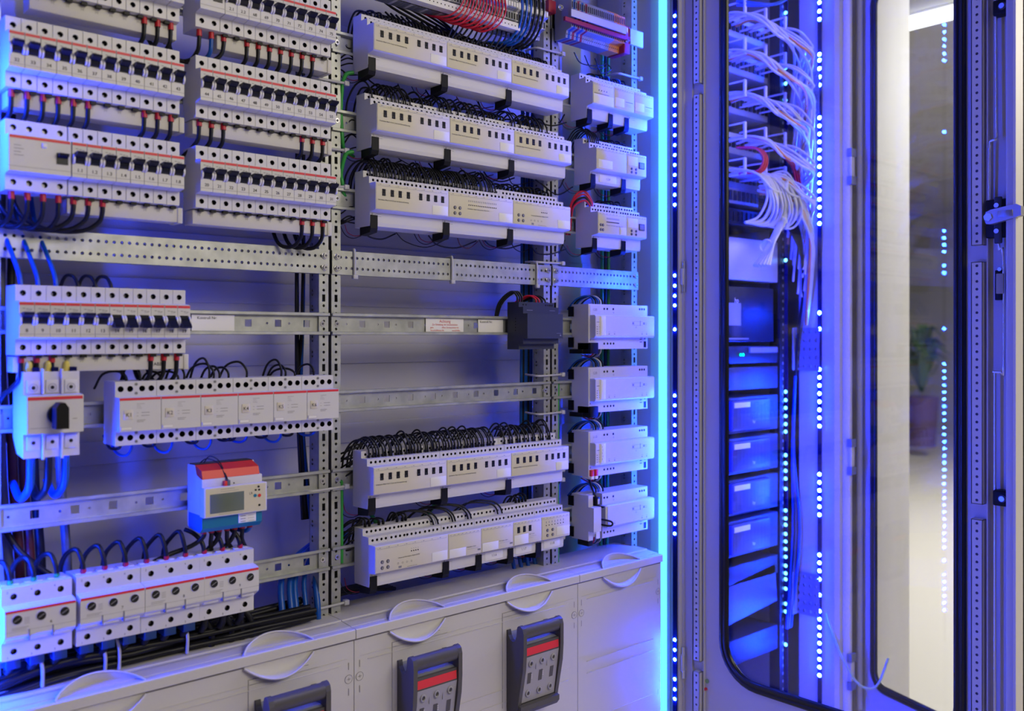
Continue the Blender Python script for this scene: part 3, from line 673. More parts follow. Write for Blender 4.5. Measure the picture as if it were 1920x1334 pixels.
for k in range(7):
    x = .5471+.011+k*.0118; m_ = WBL if k == 6 else WBK
    zt = ZR[7]-.0435
    f = thing('ferruled_wire', ('blue' if k == 6 else 'black')+(' wire with red ferrule at the right end under the energy meter' if k == 6 else ' wire with red ferrule running from the meter to large breakers'), 'wire', (x, -.035, zt), 'wires between meter and large breakers' if k < 6 else None)
    b = MB(); d = (-.05, .005, -.012, .01, -.01, .008, 0)[k]
    b.tube([(0, 0, 0), (0, 0, -.010), (d*.3, .006, -.022), (d, .012, -.032), (d*1.6, .014 if k % 2 else .004, -.040)] if k < 6 else [(0, 0, 0), (0, 0, -.006), (-.004, .006, -.012), (-.012, .02, -.010)], .0033, m_, 8); b.build('sheath', f)
    b = MB(); b.cyl((0, 0, .003), (0, 0, -1), .0042, .009, FERR, 10); b.build('ferrule', f)
# ================================================================ large breakers
def bigbreaker(x, k, num, label):
    t = thing('large_circuit_breaker', label, 'circuit breaker', (x, 0, ZR[8]+.0035), 'large three pole breakers'); w = .0818; b = MB()
    pts = [(-.006, .0445), (-.046, .0455), (-.050, .0445), (-.050, .0235), (-.0600, .0222), (-.0665, .0205), (-.0665, -.0110), (-.0660, -.0135), (-.0540, -.0215), (-.050, -.0225), (-.050, -.0450), (-.006, -.0450)]
    b.prism(pts, 0, w, GREY, skip=(2, 9)); cx = [(i+.5)*w/3 for i in range(3)]
    b.holerow(0, w, .0235, .0445, -.050, cx, .0039, GREY, .010, cz=.0335, n=16); b.holerow(0, w, -.0450, -.0225, -.050, cx, .0039, GREY, .010, cz=-.0345, n=16)
    b.build('body', t)
    b = MB(); b.rect(.0005, w-.0005, .0171, .0203, -.0668, RED)
    for i in range(3): b.text(str(2*i+2), .004, cx[i]-.007, .0395, -.0502, INK); b.text(str(2*i+1), .004, cx[i]-.007, -.0415, -.0502, INK)
    for q in range(4): b.rect(cx[0]+.008, cx[0]+.014, .009-.0022*q, .0095-.0022*q, -.0667, INKL)
    b.rect(cx[0]-.006, cx[0]+.013, -.0020, -.0015, -.0667, INKL); b.rect(cx[0]-.006, cx[0]+.010, -.0040, -.0035, -.0667, INKL)
    b.text(num, .0055, w*.64, -.0005, -.0668, INK); b.dash(0, w, -.0060, -.0667, INKL, .0003)
    b.build('printing', t)
    b = MB()
    for i in range(3):
        b.cyl((cx[i], -.0666, .0085), (0, -1, 0), .0058, .0004, DARK, 18); b.ring((cx[i], -.0666, .0085), (0, -1, 0), .0056, .0062, .0009, GREY, 18)
        b.add([(cx[i]-.0035, -.0672, .0068), (cx[i]-.003, -.0672, .0060), (cx[i]+.0040, -.0672, .0102), (cx[i]+.0035, -.0672, .0110)], [(0, 1, 2, 3)], SCREW)
    b.build('fuse_caps', t)
    for i in range(3):
        b = MB(); b.box(i*w/3+.0015, (i+1)*w/3-.0020, -.0560, -.0510, .0215, .0232, GREY, .0004)
        b.box(i*w/3+.0015, (i+1)*w/3-.0040, -.0600, -.0540, -.0205, -.0170, GREY, .0004)
        if i: b.box(i*w/3-.0008, i*w/3+.0008, -.0672, -.055, -.0190, -.0055, GREY2)
        b.build('pole_clip', t)
        for q in (0, 1): b = MB(); b.box((2*i+q)*w/6+.002, (2*i+q)*w/6+.009, -.040, -.028, .0450, .0466, GREY, .0004); b.build('top_rib', t)
    return t
bx = [.2945, .3815, .4640, .5460]
for k in range(4): bigbreaker(bx[k], k, str(6+k), 'large three-pole breaker numbered %d, lowest row' % (6+k))
for k in range(12):
    x = bx[k//3]+(k % 3+.5)*.0818/3; z = ZR[8]+.048
    f = thing('ferruled_wire', ('blue lit wire with green ferrule entering large breaker 6' if k < 3 else 'black wire with red ferrule arching into a large breaker'), 'wire', (x, -.034, z), 'wires into large breaker 6' if k < 3 else 'wires into large breakers')
    b = MB(); q = 0 if k < 8 else .4
    if k < 9: b.tube([(0, 0, 0), (-.001, 0, .014), (-.006, .006, .028+.001*k), (-.014, .018, .026), (-.019, .030, .008), (-.020, .034, -.03)], .0031, WBK, 8)
    else: b.tube([(0, 0, 0), (-.001, 0, .010), (-.004, .004, .020), (-.012, .01, .03), (-.02, .02, .035)], .0033, WBK, 8)
    b.build('sheath', f)
    b = MB(); b.cyl((0, 0, -.004), (0, 0, 1), .0040, .010, WGN if k < 3 else FERR, 10, .0036); b.build('ferrule', f)
for k in range(12):
    x = bx[k//3]+(k % 3+.5)*.0818/3; z = ZR[8]-.042
    b = MB(); 
    if k < 9: b.box(x-.008, x+.009, -.047, -.022, z-.012, z+.001, CLMP, .0012)
    b.tube([(x, -.036, z), (x, -.034, z-.012), (x-.002, -.028, z-.020)], [.0055]*30, WBK, 8)
    single('cable_end', b, 'blue clamp and black cable end beneath large breakers 6 to 8' if k < 9 else 'black cable end beneath large breaker 9', 'cable', (0, 0, 0), 'cable ends beneath large breakers' if k < 9 else 'cable ends beneath breaker 9')
# harness behind the covers
for k in range(16):
    z = -.418-.006*(k % 4)-.004*R_.random(); y = -.024+.016*(k//4)
    pts = [(.27, y, z-.022)]; 
    for j in range(1, 6): pts.append((.27+j*.095, y+R_.uniform(-.004, .004), z-.006+R_.uniform(-.004, .004)))
    wire(pts, .0042, WBK, 'thick black cable lying in the harness behind left cover box', 'cable', 'black harness cables')
for k, px in enumerate((395, 432, 470, 452)):
    x = XatY(px, -.02); wire([(x-.10, .01, -.425), (x-.05, -.005, -.405+.004*k), (x-.015, -.015, -.405), (x, -.02, -.425), (x+.001, -.02, -.46)], .0048, WBK, 'black cable arching over the rim of left cover box', 'cable', 'black cables bending over the left cover')
for k, px in enumerate((526, 543, 552, 570, 592)):
    x = XatY(px, .0); wire([(x, -.008, -.47), (x+.001, -.004, -.43), (x+.012, .02, -.385), (x+.05, .045, -.360+.004*k), (x+.10, .06, -.34)], .0052 if k != 3 else .004, WBL, 'blue cable curving down into the cover beside the first posts', 'cable', 'blue cables at the first posts')
for k in range(4):
    x = XatY(962+13*k, .03); wire([(x, .02, -.47), (x-.004, .03, -.42), (x+.01, .05, -.37)], .004, WBL, 'blue cable curving down beside the second posts', 'cable', 'blue cables at the second posts')
for k in range(5): wire([(P1+.02, .03+.008*k, -.43-.003*k), (P1+.08, .035+.008*k, -.432), (P1+.16, .045+.008*k, -.445)], .0035, WBK, 'black cable lying behind the centre cover box', 'cable', 'black cables behind centre cover')
for px, z0, z1 in ((75, -.44, -.40), (192, -.44, -.405), (218, -.44, -.395), (345, -.44, -.395)):
    x = XatY(px, -.02); wire([(x, -.031, z0-.008), (x-.001, -.033, (z0+z1)/2), (x-.006, -.018, z1+.006), (x-.010, .01, z1+.012)], .0024, TIE, 'cable tie round the black harness above left cover box', 'cable tie', 'ties round the black harness')
# ================================================================ long relay modules
PB = [(-.004, .0457), (-.0287, .0457), (-.0287, .0345), (-.0457, .0345), (-.0457, .0231), (-.0645, .0231), (-.0650, .0225), (-.0650, -.0205), (-.0635, -.0215), (-.0485, -.0235), (-.0485, -.0400), (-.0470, -.0460), (-.004, -.0465)]
def clip(parent, x, m_=BLACK):
    b = MB(); b.prism([(-.0500, -.0285), (-.0500, -.0500), (-.0475, -.0565), (-.018, -.0600), (-.018, -.0466), (-.0480, -.0466), (-.0488, -.0285)], x, x+.0135, m_)
    b.tube([(x+.004, -.02, -.058), (x-.004, -.01, -.060), (x-.012, .0, -.054), (x-.010, .012, -.04)], .0007, DRED, 5); b.tube([(x+.006, -.02, -.058), (x-.006, -.008, -.064), (x-.017, .0, -.058), (x-.02, .012, -.04)], .0007, WBK, 5)
    b.build('bus_connector', parent)
def relay(x, row, w, kind, label, nh=16, z=None, grp='long relay modules', clips=(.0008,), tag_text=None):
    t = thing('relay_module', label, 'relay module', (x, 0, ZR[row] if z is None else z), grp); b = MB(); e = .0002
    b.prism(PB, e, w-e, GREY, skip=(1, 3))
    h1 = [w*(.035+.93*(i+.5)/nh)+(.0012 if (i//4) % 2 else -.0012) for i in range(nh)]
    b.holerow(e, w-e, .0345, .0457, -.0287, h1, .0023, GREY, .006, screw=False, n=8)
    b.holerow(e, w-e, .0231, .0345, -.0457, h1, .0023, GREY, .006, screw=False, n=8)
    if kind == 'dim':
        pass
    b.build('housing', t)
    # narrow gaps between terminal blocks and body moulding
    b = MB()
    for i in range(nh//2): b.rect(w*i*2/nh-.0002+.0003, w*i*2/nh+.0004, .0240, .0340, -.0459, INKL)
    b.cyl((.0045, -.0485, -.0270), (0, -1, 0), .0018, .0004, SCREW, 10)
    b.dash(.012, .022, -.0262, -.0487, INK, .0003); b.dash(.012, .022, -.0300, -.0487, INK, .0003); b.rect(.0105, .0108, -.0300, -.0262, -.0487, INK)
    if kind in ('std', 'ctl', 'dim'): b.rect(w-.0004, w-.0001, -.0400, -.0235, -.0487, INKL)
    b.build('moulding', t)
    p = MB(); p.box(.0010, w-.0006, -.0658, -.0648, -.0203, .0218, BEIGE, .0003); Y = -.0661
    p.dash(.004, w-.004, .0175, Y, INKL, .0003)
    for i in range(9): p.rect(w*(.03+.94*i/8), w*(.03+.94*i/8)+.0003, .0175, .0195, Y, INKL)
    for i in range(8): p.rect(w*(.05+.94*i/8), w*(.05+.94*i/8)+.003, .0190, .0198, Y, INKL)
    lab = (w*.765, w*.985, -.0195, -.0040)
    if kind == 'std':
        p.text('Schaltaktor 8fach 16 A C-Last mit Stromerkennung', .0031, w*.03, -.0050, Y, INK, 'L', squash=.93)
    elif kind == 'jal':
        p.text('Schaltaktor 16fach / Jalousieaktor 8fach 10 A', .0027, w*.28, -.0030, Y, INK, 'L')
        for i in range(16): p.cyl((w*(.30+.028*i), -.0658, .0035), (0, -1, 0), .0010, .0005, INK, 8)
        for i in range(16): p.rect(w*(.295+.028*i), w*(.295+.028*i)+.0012, .0090, .0120, Y, INKL)
    elif kind == 'dim':
        p.text('Universal-Dimmaktor 4fach 210W', .0031, w*.30, -.0015, Y, INK, 'L')
        for i in range(4): p.cyl((w*(.48+.03*i), -.0658, .0060), (0, -1, 0), .0011, .0005, INK, 8); p.rect(w*(.475+.03*i), w*(.475+.03*i)+.0014, .0095, .0104, Y, INKL)
        for u in (.30, .36, .42, .48): p.ring((w*u, -.0659, -.0105), (0, -1, 0), .0012, .0015, .0001, INK, 10)
        p.rect(w*.305, w*.345, -.0185, -.0150, Y, INKL); p.rect(w*.42, w*.56, -.0185, -.0182, Y, INK)
    elif kind == 'ctl':
        for i in range(7): p.cyl((w*(.16+.10*i), -.0658, .0060), (0, -1, 0), .0010, .0005, INK, 8); p.rect(w*(.15+.10*i), w*(.17+.10*i), .0100, .0135, Y, INKL)
        lab = (w*.52, w*.985, -.0165, .0000)
    elif kind == 'blank':
        p.text('Dimmaktor 2fach', .0029, w*.55, -.0060, Y, INK, 'L'); p.rect(w*.56, w*.90, -.0100, -.0097, Y, INKL); p.rect(w*.88, w*.97, -.0150, -.0120, Y, INKL); lab = (w*.03, w*.52, -.0195, -.0050)
    elif kind == 'three':
        p.text('fach 1-10 V', .0029, w*.55, -.0040, Y, INK, 'L'); p.rect(w*.56, w*.80, -.0080, -.0077, Y, INKL); p.rect(w*.56, w*.70, -.0110, -.0107, Y, INKL); lab = (w*.03, w*.52, -.0195, -.0020)
    elif kind == 'blank2':
        p.rect(w*.56, w*.92, -.0030, -.0022, Y, INK); p.rect(w*.56, w*.80, -.0080, -.0077, Y, INKL); p.rect(w*.56, w*.84, -.0110, -.0107, Y, INKL); lab = (w*.04, w*.50, -.0150, .0020)
    elif kind == 'ctl0':
        for i in range(4): p.cyl((w*(.28+.12*i), -.0658, .0075), (0, -1, 0), .0011, .0005, INK, 8)
        p.rect(w*.05, w*.75, .0005, .0012, Y, INK); lab = (w*.02, w*.98, -.0195, -.0010)
    elif kind == 'plain': lab = (w*.06, w*.52, -.0175, -.0010)
    elif kind == 'lcd': lab = (w*.06, w*.55, -.0020, .0170)
    po = p.build('label_panel', t)
    s = MB(); s.box(lab[0], lab[1], -.0664, -.0657, lab[2], lab[3], WHITE, .0002); s.build('name_sticker', po)
    if kind in ('std', 'three'):
        fr = (.105, .215, .32, .43, .60, .705, .81, .91) if kind == 'std' else (.18, .38, .58)
        for u in fr:
            s = MB(); s.box(w*u-.0031, w*u+.0031, -.0664, -.0655, .0016, .0126, BLACK); s.box(w*u-.0014, w*u+.0004, -.0668, -.0663, .0030, .0052, PSU)
            s.rect(w*u+.0036, w*u+.0060, .0108, .0112, -.0661, INKL); s.rect(w*u+.0036, w*u+.0056, .0030, .0034, -.0661, INKL); s.rect(w*u-.0052, w*u-.0044, .0066, .0074, -.0661, INKL)
            s.build('slide_switch', po)
    else:
        ub = {'jal': (.09, .165), 'dim': (.09, .165), 'ctl': (.20, .38)}.get(kind, ())
        for u in ub:
            for zz in (-.0035, -.0130):
                s = MB(); s.cyl((w*u, -.0658, zz), (0, -1, 0), .0029, .0009, SWD, 14); s.cyl((w*u, -.0666, zz), (0, -1, 0), .0020, .0008, INKL, 12); s.build('push_button', po)
    for c in clips: clip(t, c)
    if tag_text:
        s = MB(); s.box(w*.30, w*.86, -.0490, -.0484, -.0420, -.0265, WHITE, .0002); s.text(tag_text, .0062, w*.58, -.0340, -.0492, INK); s.build('address_tag', t)
    return t
XR = {1: (.8264, 1.2701), 2: (.8326, 1.2768), 3: (.830, 1.2737), 7: (.8261, 1.269)}
for r, (a, c) in XR.items():
    w = (c-a)/3
    for k in range(3):
        kind = 'std' if r != 3 else ('std', 'jal', 'dim')[k]
        label = {1: '%s relay module of the topmost long row, with eight slide switches', 2: '%s relay module of the second long row, with eight slide switches', 7: '%s relay module under bushy black wires, seventh rail'}.get(r, '%s')
        if r == 3: label = ('relay module with eight slide switches, third long row left', 'shutter relay module with four round buttons, middle of third long row', 'dimmer module with round buttons, right end of third long row')[k]
        else: label = label % ('left', 'middle', 'right')[k]
        relay(a+k*w, r, w, kind, label, clips=(.0008,))
dv = [.829, .9769, 1.0505, 1.1262, 1.197, 1.2719]
kd = ['dim', 'blank', 'blank', 'three', 'ctl']; tg = [None, None, '1.1.6', '1.1.7', '1.1.8']
ln = ['wide dimmer module with round buttons, left end of lowest row', 'narrow dimmer module next to the wide one, lowest row', 'narrow dimmer module tagged 1.1.6', 'control module with three slide switches tagged 1.1.7', 'small button module tagged 1.1.8 at right end of lowest row']
for k in range(5): relay(dv[k], 8, dv[k+1]-dv[k], kd[k], ln[k], nh=(16, 8, 8, 8, 8)[k], tag_text=tg[k])
# right bay small modules
relay(1.3365, 1, .0617, 'ctl0', 'left sub-module with four dots, topmost in the right bay', nh=6)
relay(1.3982, 1, .0617, 'blank2', 'middle sub-module of the topmost right-bay unit', nh=6); relay(1.4599, 1, .0617, 'blank2', 'right sub-module of topmost right-bay unit beside the tube', nh=6, clips=(-.012,))
relay(1.3465, 2, .0900, 'plain', 'beige faced module tagged 1.2.8 in the right bay', nh=10, tag_text='1.2.8')
def lcdmod(x, row, w, label):
    t = relay(x, row, w, 'lcd', label, nh=8, clips=(.002,))
    b = MB(); b.box(w*.60, w*.88, -.0668, -.0657, -.0060, .0075, PSU, .0002); b.rect(w*.64, w*.84, -.0045, .006, -.0670, SRVG); b.build('small_screen', t)
    for u in (.24, .46):
        for zz in (-.0085, -.0155):
            s = MB(); s.cyl((w*u, -.0658, zz), (0, -1, 0), .0027, .0009, SWD, 12); s.build('push_button', t)
lcdmod(1.4365, 2, .0620, 'control module with small square screen, second in right bay')
relay(1.3510, 3, .0850, 'jal', 'button module with eight dots, third in the right bay', nh=10)
lcdmod(1.4360, 3, .0631, 'control module with small square screen, third in right bay')
# right bay power units
def powerunit(row, txt, label, kind=0):
    x, w = 1.3400, .1805; t = thing('power_unit', label, 'power supply', (x, 0, ZR[row]), 'power units of the right bay')
    b = MB(); N = [(-.004, .0445), (-.0500, .0445), (-.0500, -.0455), (-.004, -.0455)]
    if kind == 0: b.prism(N, 0, w, GREY)
    else:
        b.box(0, .0130, -.050, -.004, -.0455, .0445, GREY); b.box(.040, w, -.050, -.004, -.0455, .0445, GREY); b.box(.0130, .040, -.030, -.004, -.0455, .0445, GREY); b.box(.0, .0215, -.0645, -.050, -.026, .022, GREY); b.box(.034, .040, -.0645, -.050, -.020, .022, GREY); b.box(.0130, .0215, -.050, -.030, -.034, .022, GREY)
    # ventilation slits and openings
    for k in range(2): b.rect(w*.86, w*.90, -.0270-.0055*k, -.0255-.0055*k, -.0502, INK)
    b.rect(w*.87, w*.91, -.0235, -.0225, -.0502, INK)
    b.build('housing', t)
    b = MB(); x0 = .0040 if kind == 0 else .040
    pan = [(-.0500, .0225), (-.0630, .0225), (-.0655, .0205), (-.0655, -.0190), (-.0630, -.0225), (-.0500, -.0225)]
    b.prism(pan, x0, w+.0035, GREY); b.cyl((w+.0035, -.0578, 0), (1, 0, 0), .0, .0001, GREY, 3)
    Y = -.0657
    xs = w*.62; b.rect(xs, xs+.034, .0028, .0032, Y, INKL); b.rect(xs, xs+.034, .0105, .0109, Y, INKL); b.rect(xs+.008, xs+.0083, .0028, .0109, Y, INKL); b.rect(xs+.026, xs+.0272, .0020, .0125, Y, INK)
    for q in range(2): b.rect(xs+.002+.034*q, xs+.007+.034*q, .0045, .0092, Y, INKL)
    b.ring((xs+.045, Y, .0065), (0, -1, 0), .0022, .0026, .0001, INKL, 10); b.ring((xs+.014, Y, -.0010), (0, -1, 0), .0014, .0018, .0001, INKL, 8)
    for u in (.24, .33, .80, .88): b.cyl((w*u, Y, -.0150), (0, -1, 0), .0014, .0003, INKL, 8); b.rect(w*u-.002, w*u+.003, -.0115, -.0110, Y, INKL)
    b.build('front_panel', t)
    if kind == 0:
        b = MB(); b.rect(.0045, .0190, -.0205, .0215, -.0658, YEL); b.rect(.0070, .0150, .0080, .0088, -.0660, INK)
        for q in range(4): b.cyl((.0085, -.0658, -.001-.0045*q), (0, -1, 0), .0009, .0005, INK, 8); b.rect(.0125, .0165, -.0012-.0045*q, -.0007-.0045*q, -.0660, INKL)
        b.build('status_strip', t)
        b = MB(); b.box(.0190, .0330, -.0664, -.0655, -.0180, .0205, WHITE, .0002)
        if row == 7:
            for q in range(5): b.rect(.0220+.0015*(q % 2), .0228+.0015*(q % 2), .012-.006*q, .016-.006*q, -.0666, INKL)
        b.build('name_sticker', t)
        b = MB(); b.box(.004, .0330, -.0507, -.0500, .0240, .0425, LID); b.text(txt, .0072, .0180, .0335, -.0509, INK, squash=.85); b.build('address_tag', t)
    b = MB()
    for u in (.255, .305, .405): b.cyl((w*u, -.0500, .0355), (0, -1, 0), .0024, .0004, DARK, 10)
    for u in (.86, .90, .94): b.cyl((w*u, -.0500, .0370), (0, -1, 0), .0024, .0004, DARK, 10)
    for u in (.255, .31, .36, .41): b.cyl((w*u, -.0500, -.0345), (0, -1, 0), .0024, .0004, DARK, 10)
    b.rect(w*.255, w*.262, .0285, .0295, -.0502, INKL); b.ring((w*.41, -.0501, .0285), (0, -1, 0), .0013, .0017, .0002, INKL, 8)
    b.rect(w*.93, w*.975, -.0430, -.0300, -.0502, BLACK); b.cyl((w*.95, -.05, -.0245), (0, -1, 0), .0016, .0003, DARK, 8)
    b.cyl((.0055, -.05, -.0270), (0, -1, 0), .0016, .0003, SCREW, 8); b.dash(.011, .022, -.0262, -.0503, INKL, .0003)
    b.build('terminals', t)
    b = MB()
    for zz in (.030, -.032): b.box(-.0025, .0, -.010, .004, zz-.010, zz+.010, BLACK)
    b.build('rail_clips', t)
    if kind == 0 and row != 7:
        b = MB(); b.box(.0, .0225, -.0560, -.020, -.0545, -.0325, BLACK, .0006); b.box(-.0030, .0200, -.036, .0, -.0545, -.0457, BLACK, .0006); b.build('bus_connector', t)
    if row == 7:
        for x_ in (.003, .0150):
            b = MB(); b.box(x_, x_+.008, -.0555, -.046, -.044, -.0315, MRED, .0006); b.box(x_, x_+.008, -.0550, -.030, -.0500, -.044, WHITE, .0006); b.build('bus_connector', t)
    if kind:
        b = MB(); b.box(.0165, .0290, -.0560, -.0420, .0240, .0400, BLACK, .002); b.box(.0200, .0255, -.0570, -.0555, .0260, .0370, LID, .0008); b.box(.0240, .0300, -.066, -.040, .0195, .0225, BLACK)
        b.tube([(.023, -.050, .038), (.022, -.040, .055), (.028, -.020, .080), (.022, -.01, .10)], .0022, WBK, 8)
        b.tube([(.0225, -.045, -.006), (.027, -.062, -.004), (.040, -.074, -.008), (.042, -.076, -.014), (.036, -.072, -.0165), (.026, -.058, -.0140), (.023, -.045, -.012)], .0020, WBK, 8)
        b.build('plug_cable', t)
        b = MB(); b.box(.0, .0130, -.0500, -.020, -.0560, -.0440, BLACK, .001); b.rect(.0220, .0330, -.044, -.028, -.0503, WHITE); b.build('bus_connector', t)
    for k, m_ in enumerate((WBL, WBK, WBL, WWH, WBK)):
        x_ = .034+.007*k
        wire([(x+x_, -.032, ZR[row]+.040), (x+x_, -.030, ZR[row]+.054), (x+x_-.006, -.018, ZR[row]+.062), (x+x_-.018, .0, ZR[row]+.055), (x+x_-.022, .02, ZR[row]+.035)], .0017, m_, 'thin wire looping into the top of a right-bay power unit', grp='wires atop the power units')
    for k, m_ in enumerate((WRD, WBK, WWH)):
        x_ = .032+.010*k
        wire([(x+x_, -.036, ZR[row]-.044), (x+x_-.001, -.034, ZR[row]-.054), (x+x_+.004, -.016, ZR[row]-.062), (x+x_+.01, .01, ZR[row]-.058)], .0013, m_, 'thin red, black or white wire below a right-bay power unit', grp='wires below the power units')
    return t
powerunit(5, '1.3.0', 'grey power unit tagged 1.3.0 in the right bay'); powerunit(6, '1.2.0', 'grey power unit tagged 1.2.0 in the right bay')
powerunit(7, '1.1.0', 'grey power unit tagged 1.1.0 with red connectors'); powerunit(8, '', 'lowest power unit with a black plug cable and open slot', 1)
# anthracite power supply
t = thing('power_supply', 'anthracite power supply block on the centre rail', 'power supply', (1.1665, 0, ZR[5])); w = .0920
b = MB(); b.prism([(-.004, .0445), (-.036, .0445), (-.036, .0350), (-.0480, .0350), (-.0480, .0225), (-.0600, .0225), (-.0600, -.0240), (-.0480, -.0240), (-.0480, -.0340), (-.036, -.0340), (-.036, -.0445), (-.004, -.0445)], 0, w, PSU)
for k in range(5): b.box(-.0003, .0002, -.028+.0, -.026, .012-.0055*k, .0145-.0055*k, BLACK)
b.build('housing', t)
b = MB()
for u in (.12, .20, .76, .82, .88, .94): b.cyl((w*u, -.036, .0395), (0, -1, 0), .0017, .0004, BLACK, 8)
b.cyl((w*.93, -.060, -.0180), (0, -1, 0), .0016, .0004, SRVG, 8); b.rect(w*.82, w*.95, -.0145, -.0140, -.0602, SRVG); b.rect(w*.10, w*.26, .0285, .0292, -.0482, SRVG); b.rect(w*.74, w*.9, .0285, .0292, -.0482, SRVG)
b.build('markings', t)
for k in range(3): wire([(1.1665+.010+.006*k, -.02, ZR[5]+.042), (1.1665+.010+.006*k, -.020, ZR[5]+.056), (1.1665+.001+.006*k, -.012, ZR[5]+.064), (1.150+.004*k, .004, ZR[5]+.040), (1.146+.002*k, .012, ZR[5]-.01)], .0019, WBK, 'black wire arching into the left of the anthracite power supply', grp='black wires at the power supply')
for k in range(4): wire([(1.1665+.060+.008*k, -.02, ZR[5]+.042), (1.1665+.058+.008*k, -.019, ZR[5]+.052), (1.1665+.048+.008*k, -.008, ZR[5]+.058), (1.1665+.034+.006*k, .012, ZR[5]+.046)], .0017, WRD if k < 2 else WBK, 'red or black wire arching over the right of the power supply', grp='wires over the power supply')
# stickers on rail 5
def paper(x0, x1, z0, z1, label, fn):
    t = thing('paper_label', label, 'label', (x0, 0, ZR[5])); w = x1-x0; b = MB(); b.box(0, w, .0012, .0018, z0, z1, WHITE); fn(b, w); b.build('paper', t)
def ach(b, w):
    b.text('Achtung', .0075, w*.5, .0070, .0009, INKR)
    b.text('Zur Einhaltung der Schutzisolation', .0046, w*.5, .0010, .0009, INKR, squash=.9); b.text('gem.', .0042, w*.16, -.0042, .0009, INKR); b.text('offene Geräteschlitze mit', .0042, w*.64, -.0042, .0009, INKR, squash=.9); b.text('Verschlußleisten Nr.', .0042, w*.30, -.0094, .0009, INKR, squash=.9); b.text('verschließen.', .0042, w*.80, -.0094, .0009, INKR, squash=.9)
paper(.9790, 1.0640, -.0120, .0120, 'paper sticker with red Achtung heading on the centre rail', ach)
paper(1.0990, 1.1600, -.0122, .0116, 'white Kontroll Nr. paper label left of the anthracite power supply', lambda b, w: b.text('Kontroll Nr:', .0060, .004, .0070, .0009, INK, 'L'))
paper(.5560, .6220, -.0122, .0116, 'white Kontroll Nr. paper label right of breaker 19', lambda b, w: b.text('Kontroll Nr:', .0060, .008, .0070, .0009, INK, 'L'))
# ---------------------------------------------------------------- bushy wires on relay rows
_wm = {}
def rowwire(x, z, v, label, grp, m_=WBK, r=.0016):
    k = (v, m_.name)
    if k not in _wm:
        q = random.Random(v+11)
        if v < 6:      # into the upper tier front, arching backwards
            h = .014+.010*q.random(); s = .012+.014*q.random()
            pts = [(0, -.033, .030), (0, -.0335, .040), (-.001, -.031, .052), (-.004-s*.2, -.022, .048+h), (-s*.7, -.006, .047+h*.8), (-s, .006, .040), (-s*1.05, .012, .015)]
        elif v < 12:   # tight loop from behind onto the top
            h = .008+.006*q.random(); s = .004+.008*q.random()
            pts = [(0, -.018, .043), (0, -.020, .050), (-.002, -.017, .046+h), (-s, -.006, .046+h), (-s*1.3, .006, .038), (-s*1.4, .012, .015)]
        else:          # long drooping back
            h = .020+.012*q.random(); s = .05+.03*q.random()
            pts = [(0, -.033, .031), (0, -.0335, .042), (-.006, -.032, .055), (-.020, -.025, .050+h*.5), (-s*.7, -.008, .048+h*.6), (-s, .008, .042), (-s*1.05, .016, .01)]
        b = MB(); b.tube(pts, r, m_, 6, 4); b.cyl((0, pts[0][1], pts[0][2]), (0, 0, 1), r*1.5, .009, m_, 7); _wm[k] = b.mesh('wire')
    o = bpy.data.objects.new('terminal_wire', _wm[k]); COL.objects.link(o); o.location = (x, 0, z+ZC); tag(o, label, 'wire', grp)
for k in range(60):
    a, c = XR[1]; x = a+.012+(c-a-.02)*k/60; rowwire(x, ZR[1], 6+R_.randrange(6), 'dark blue-black wire end entering the topmost long relay row', 'wires atop the first relay row')
for k in range(52):
    a, c = XR[2]; x = a+.010+(c-a-.035)*k/52+R_.uniform(-.002, .002); rowwire(x, ZR[2], R_.choice((0, 1, 6, 7, 8)), 'black wire looping over the second long relay row', 'wires atop the second relay row')
for k in range(46):
    a, c = XR[3]; x = a+.012+(c-a)*.62*k/46+R_.uniform(-.002, .002); rowwire(x, ZR[3], R_.randrange(6), 'black wire looping over the third long relay row', 'wires atop the third relay row')
for k in range(14):
    a, c = XR[3]; x = a+(c-a)*(.69+.30*k/14); rowwire(x, ZR[3], 6+k % 6, 'black wire behind the right end of third relay row', 'wires behind the dimmer in third row')
for k in range(64):
    a, c = XR[7]; u = k/64; 
    if .64 < u < .675: continue
    x = a+.012+(c-a-.016)*u+R_.uniform(-.002, .002); rowwire(x, ZR[7], R_.randrange(6) if u < .64 or k % 3 else 6+k % 6, 'black wire looping into the bushy seventh relay row', 'bushy wires of seventh row')
for px, v in ((692, 3), (700, 2), (718, 1), (726, 4), (752, 5), (762, 0), (768, 2)):
    rowwire(XatY(px, -.03), ZR[8], 6+v, 'black wire loop behind the wide dimmer of lowest row', 'wires behind lowest dimmer')
for px in (820, 829, 856, 861, 885, 891, 941, 949): rowwire(XatY(px, -.045), ZR[8]-.006, 12+px % 3, 'long black wire arching into the lowest module row', 'long wires of lowest row')
for px in (975, 981, 987, 993): rowwire(XatY(px, -.03), ZR[8], 6+px % 5, 'black wire loop left of module 1.1.8', 'wires near module 1.1.8')
for k in range(12): rowwire(1.3465+.045+.0085*k, ZR[1]-.002, 6+k % 6, 'thick dark blue wire entering topmost right bay module', 'wires atop first right-bay module', WBL if k % 4 == 1 else WBK, .0021)
for k in range(6): rowwire(1.357+.006*k, ZR[2], 1+k % 3, 'black wire at left top of second right-bay module', 'wires atop second right-bay module')
for k in range(8): rowwire(1.425+.009*k, ZR[2]-.004, 6+k % 6, 'short dark wire behind second right-bay module', 'wires behind second right-bay module')
for k in range(6): rowwire(1.42+.010*k, ZR[3]-.004, 6+k % 6, 'short dark wire behind third right-bay module', 'wires behind third right-bay module')
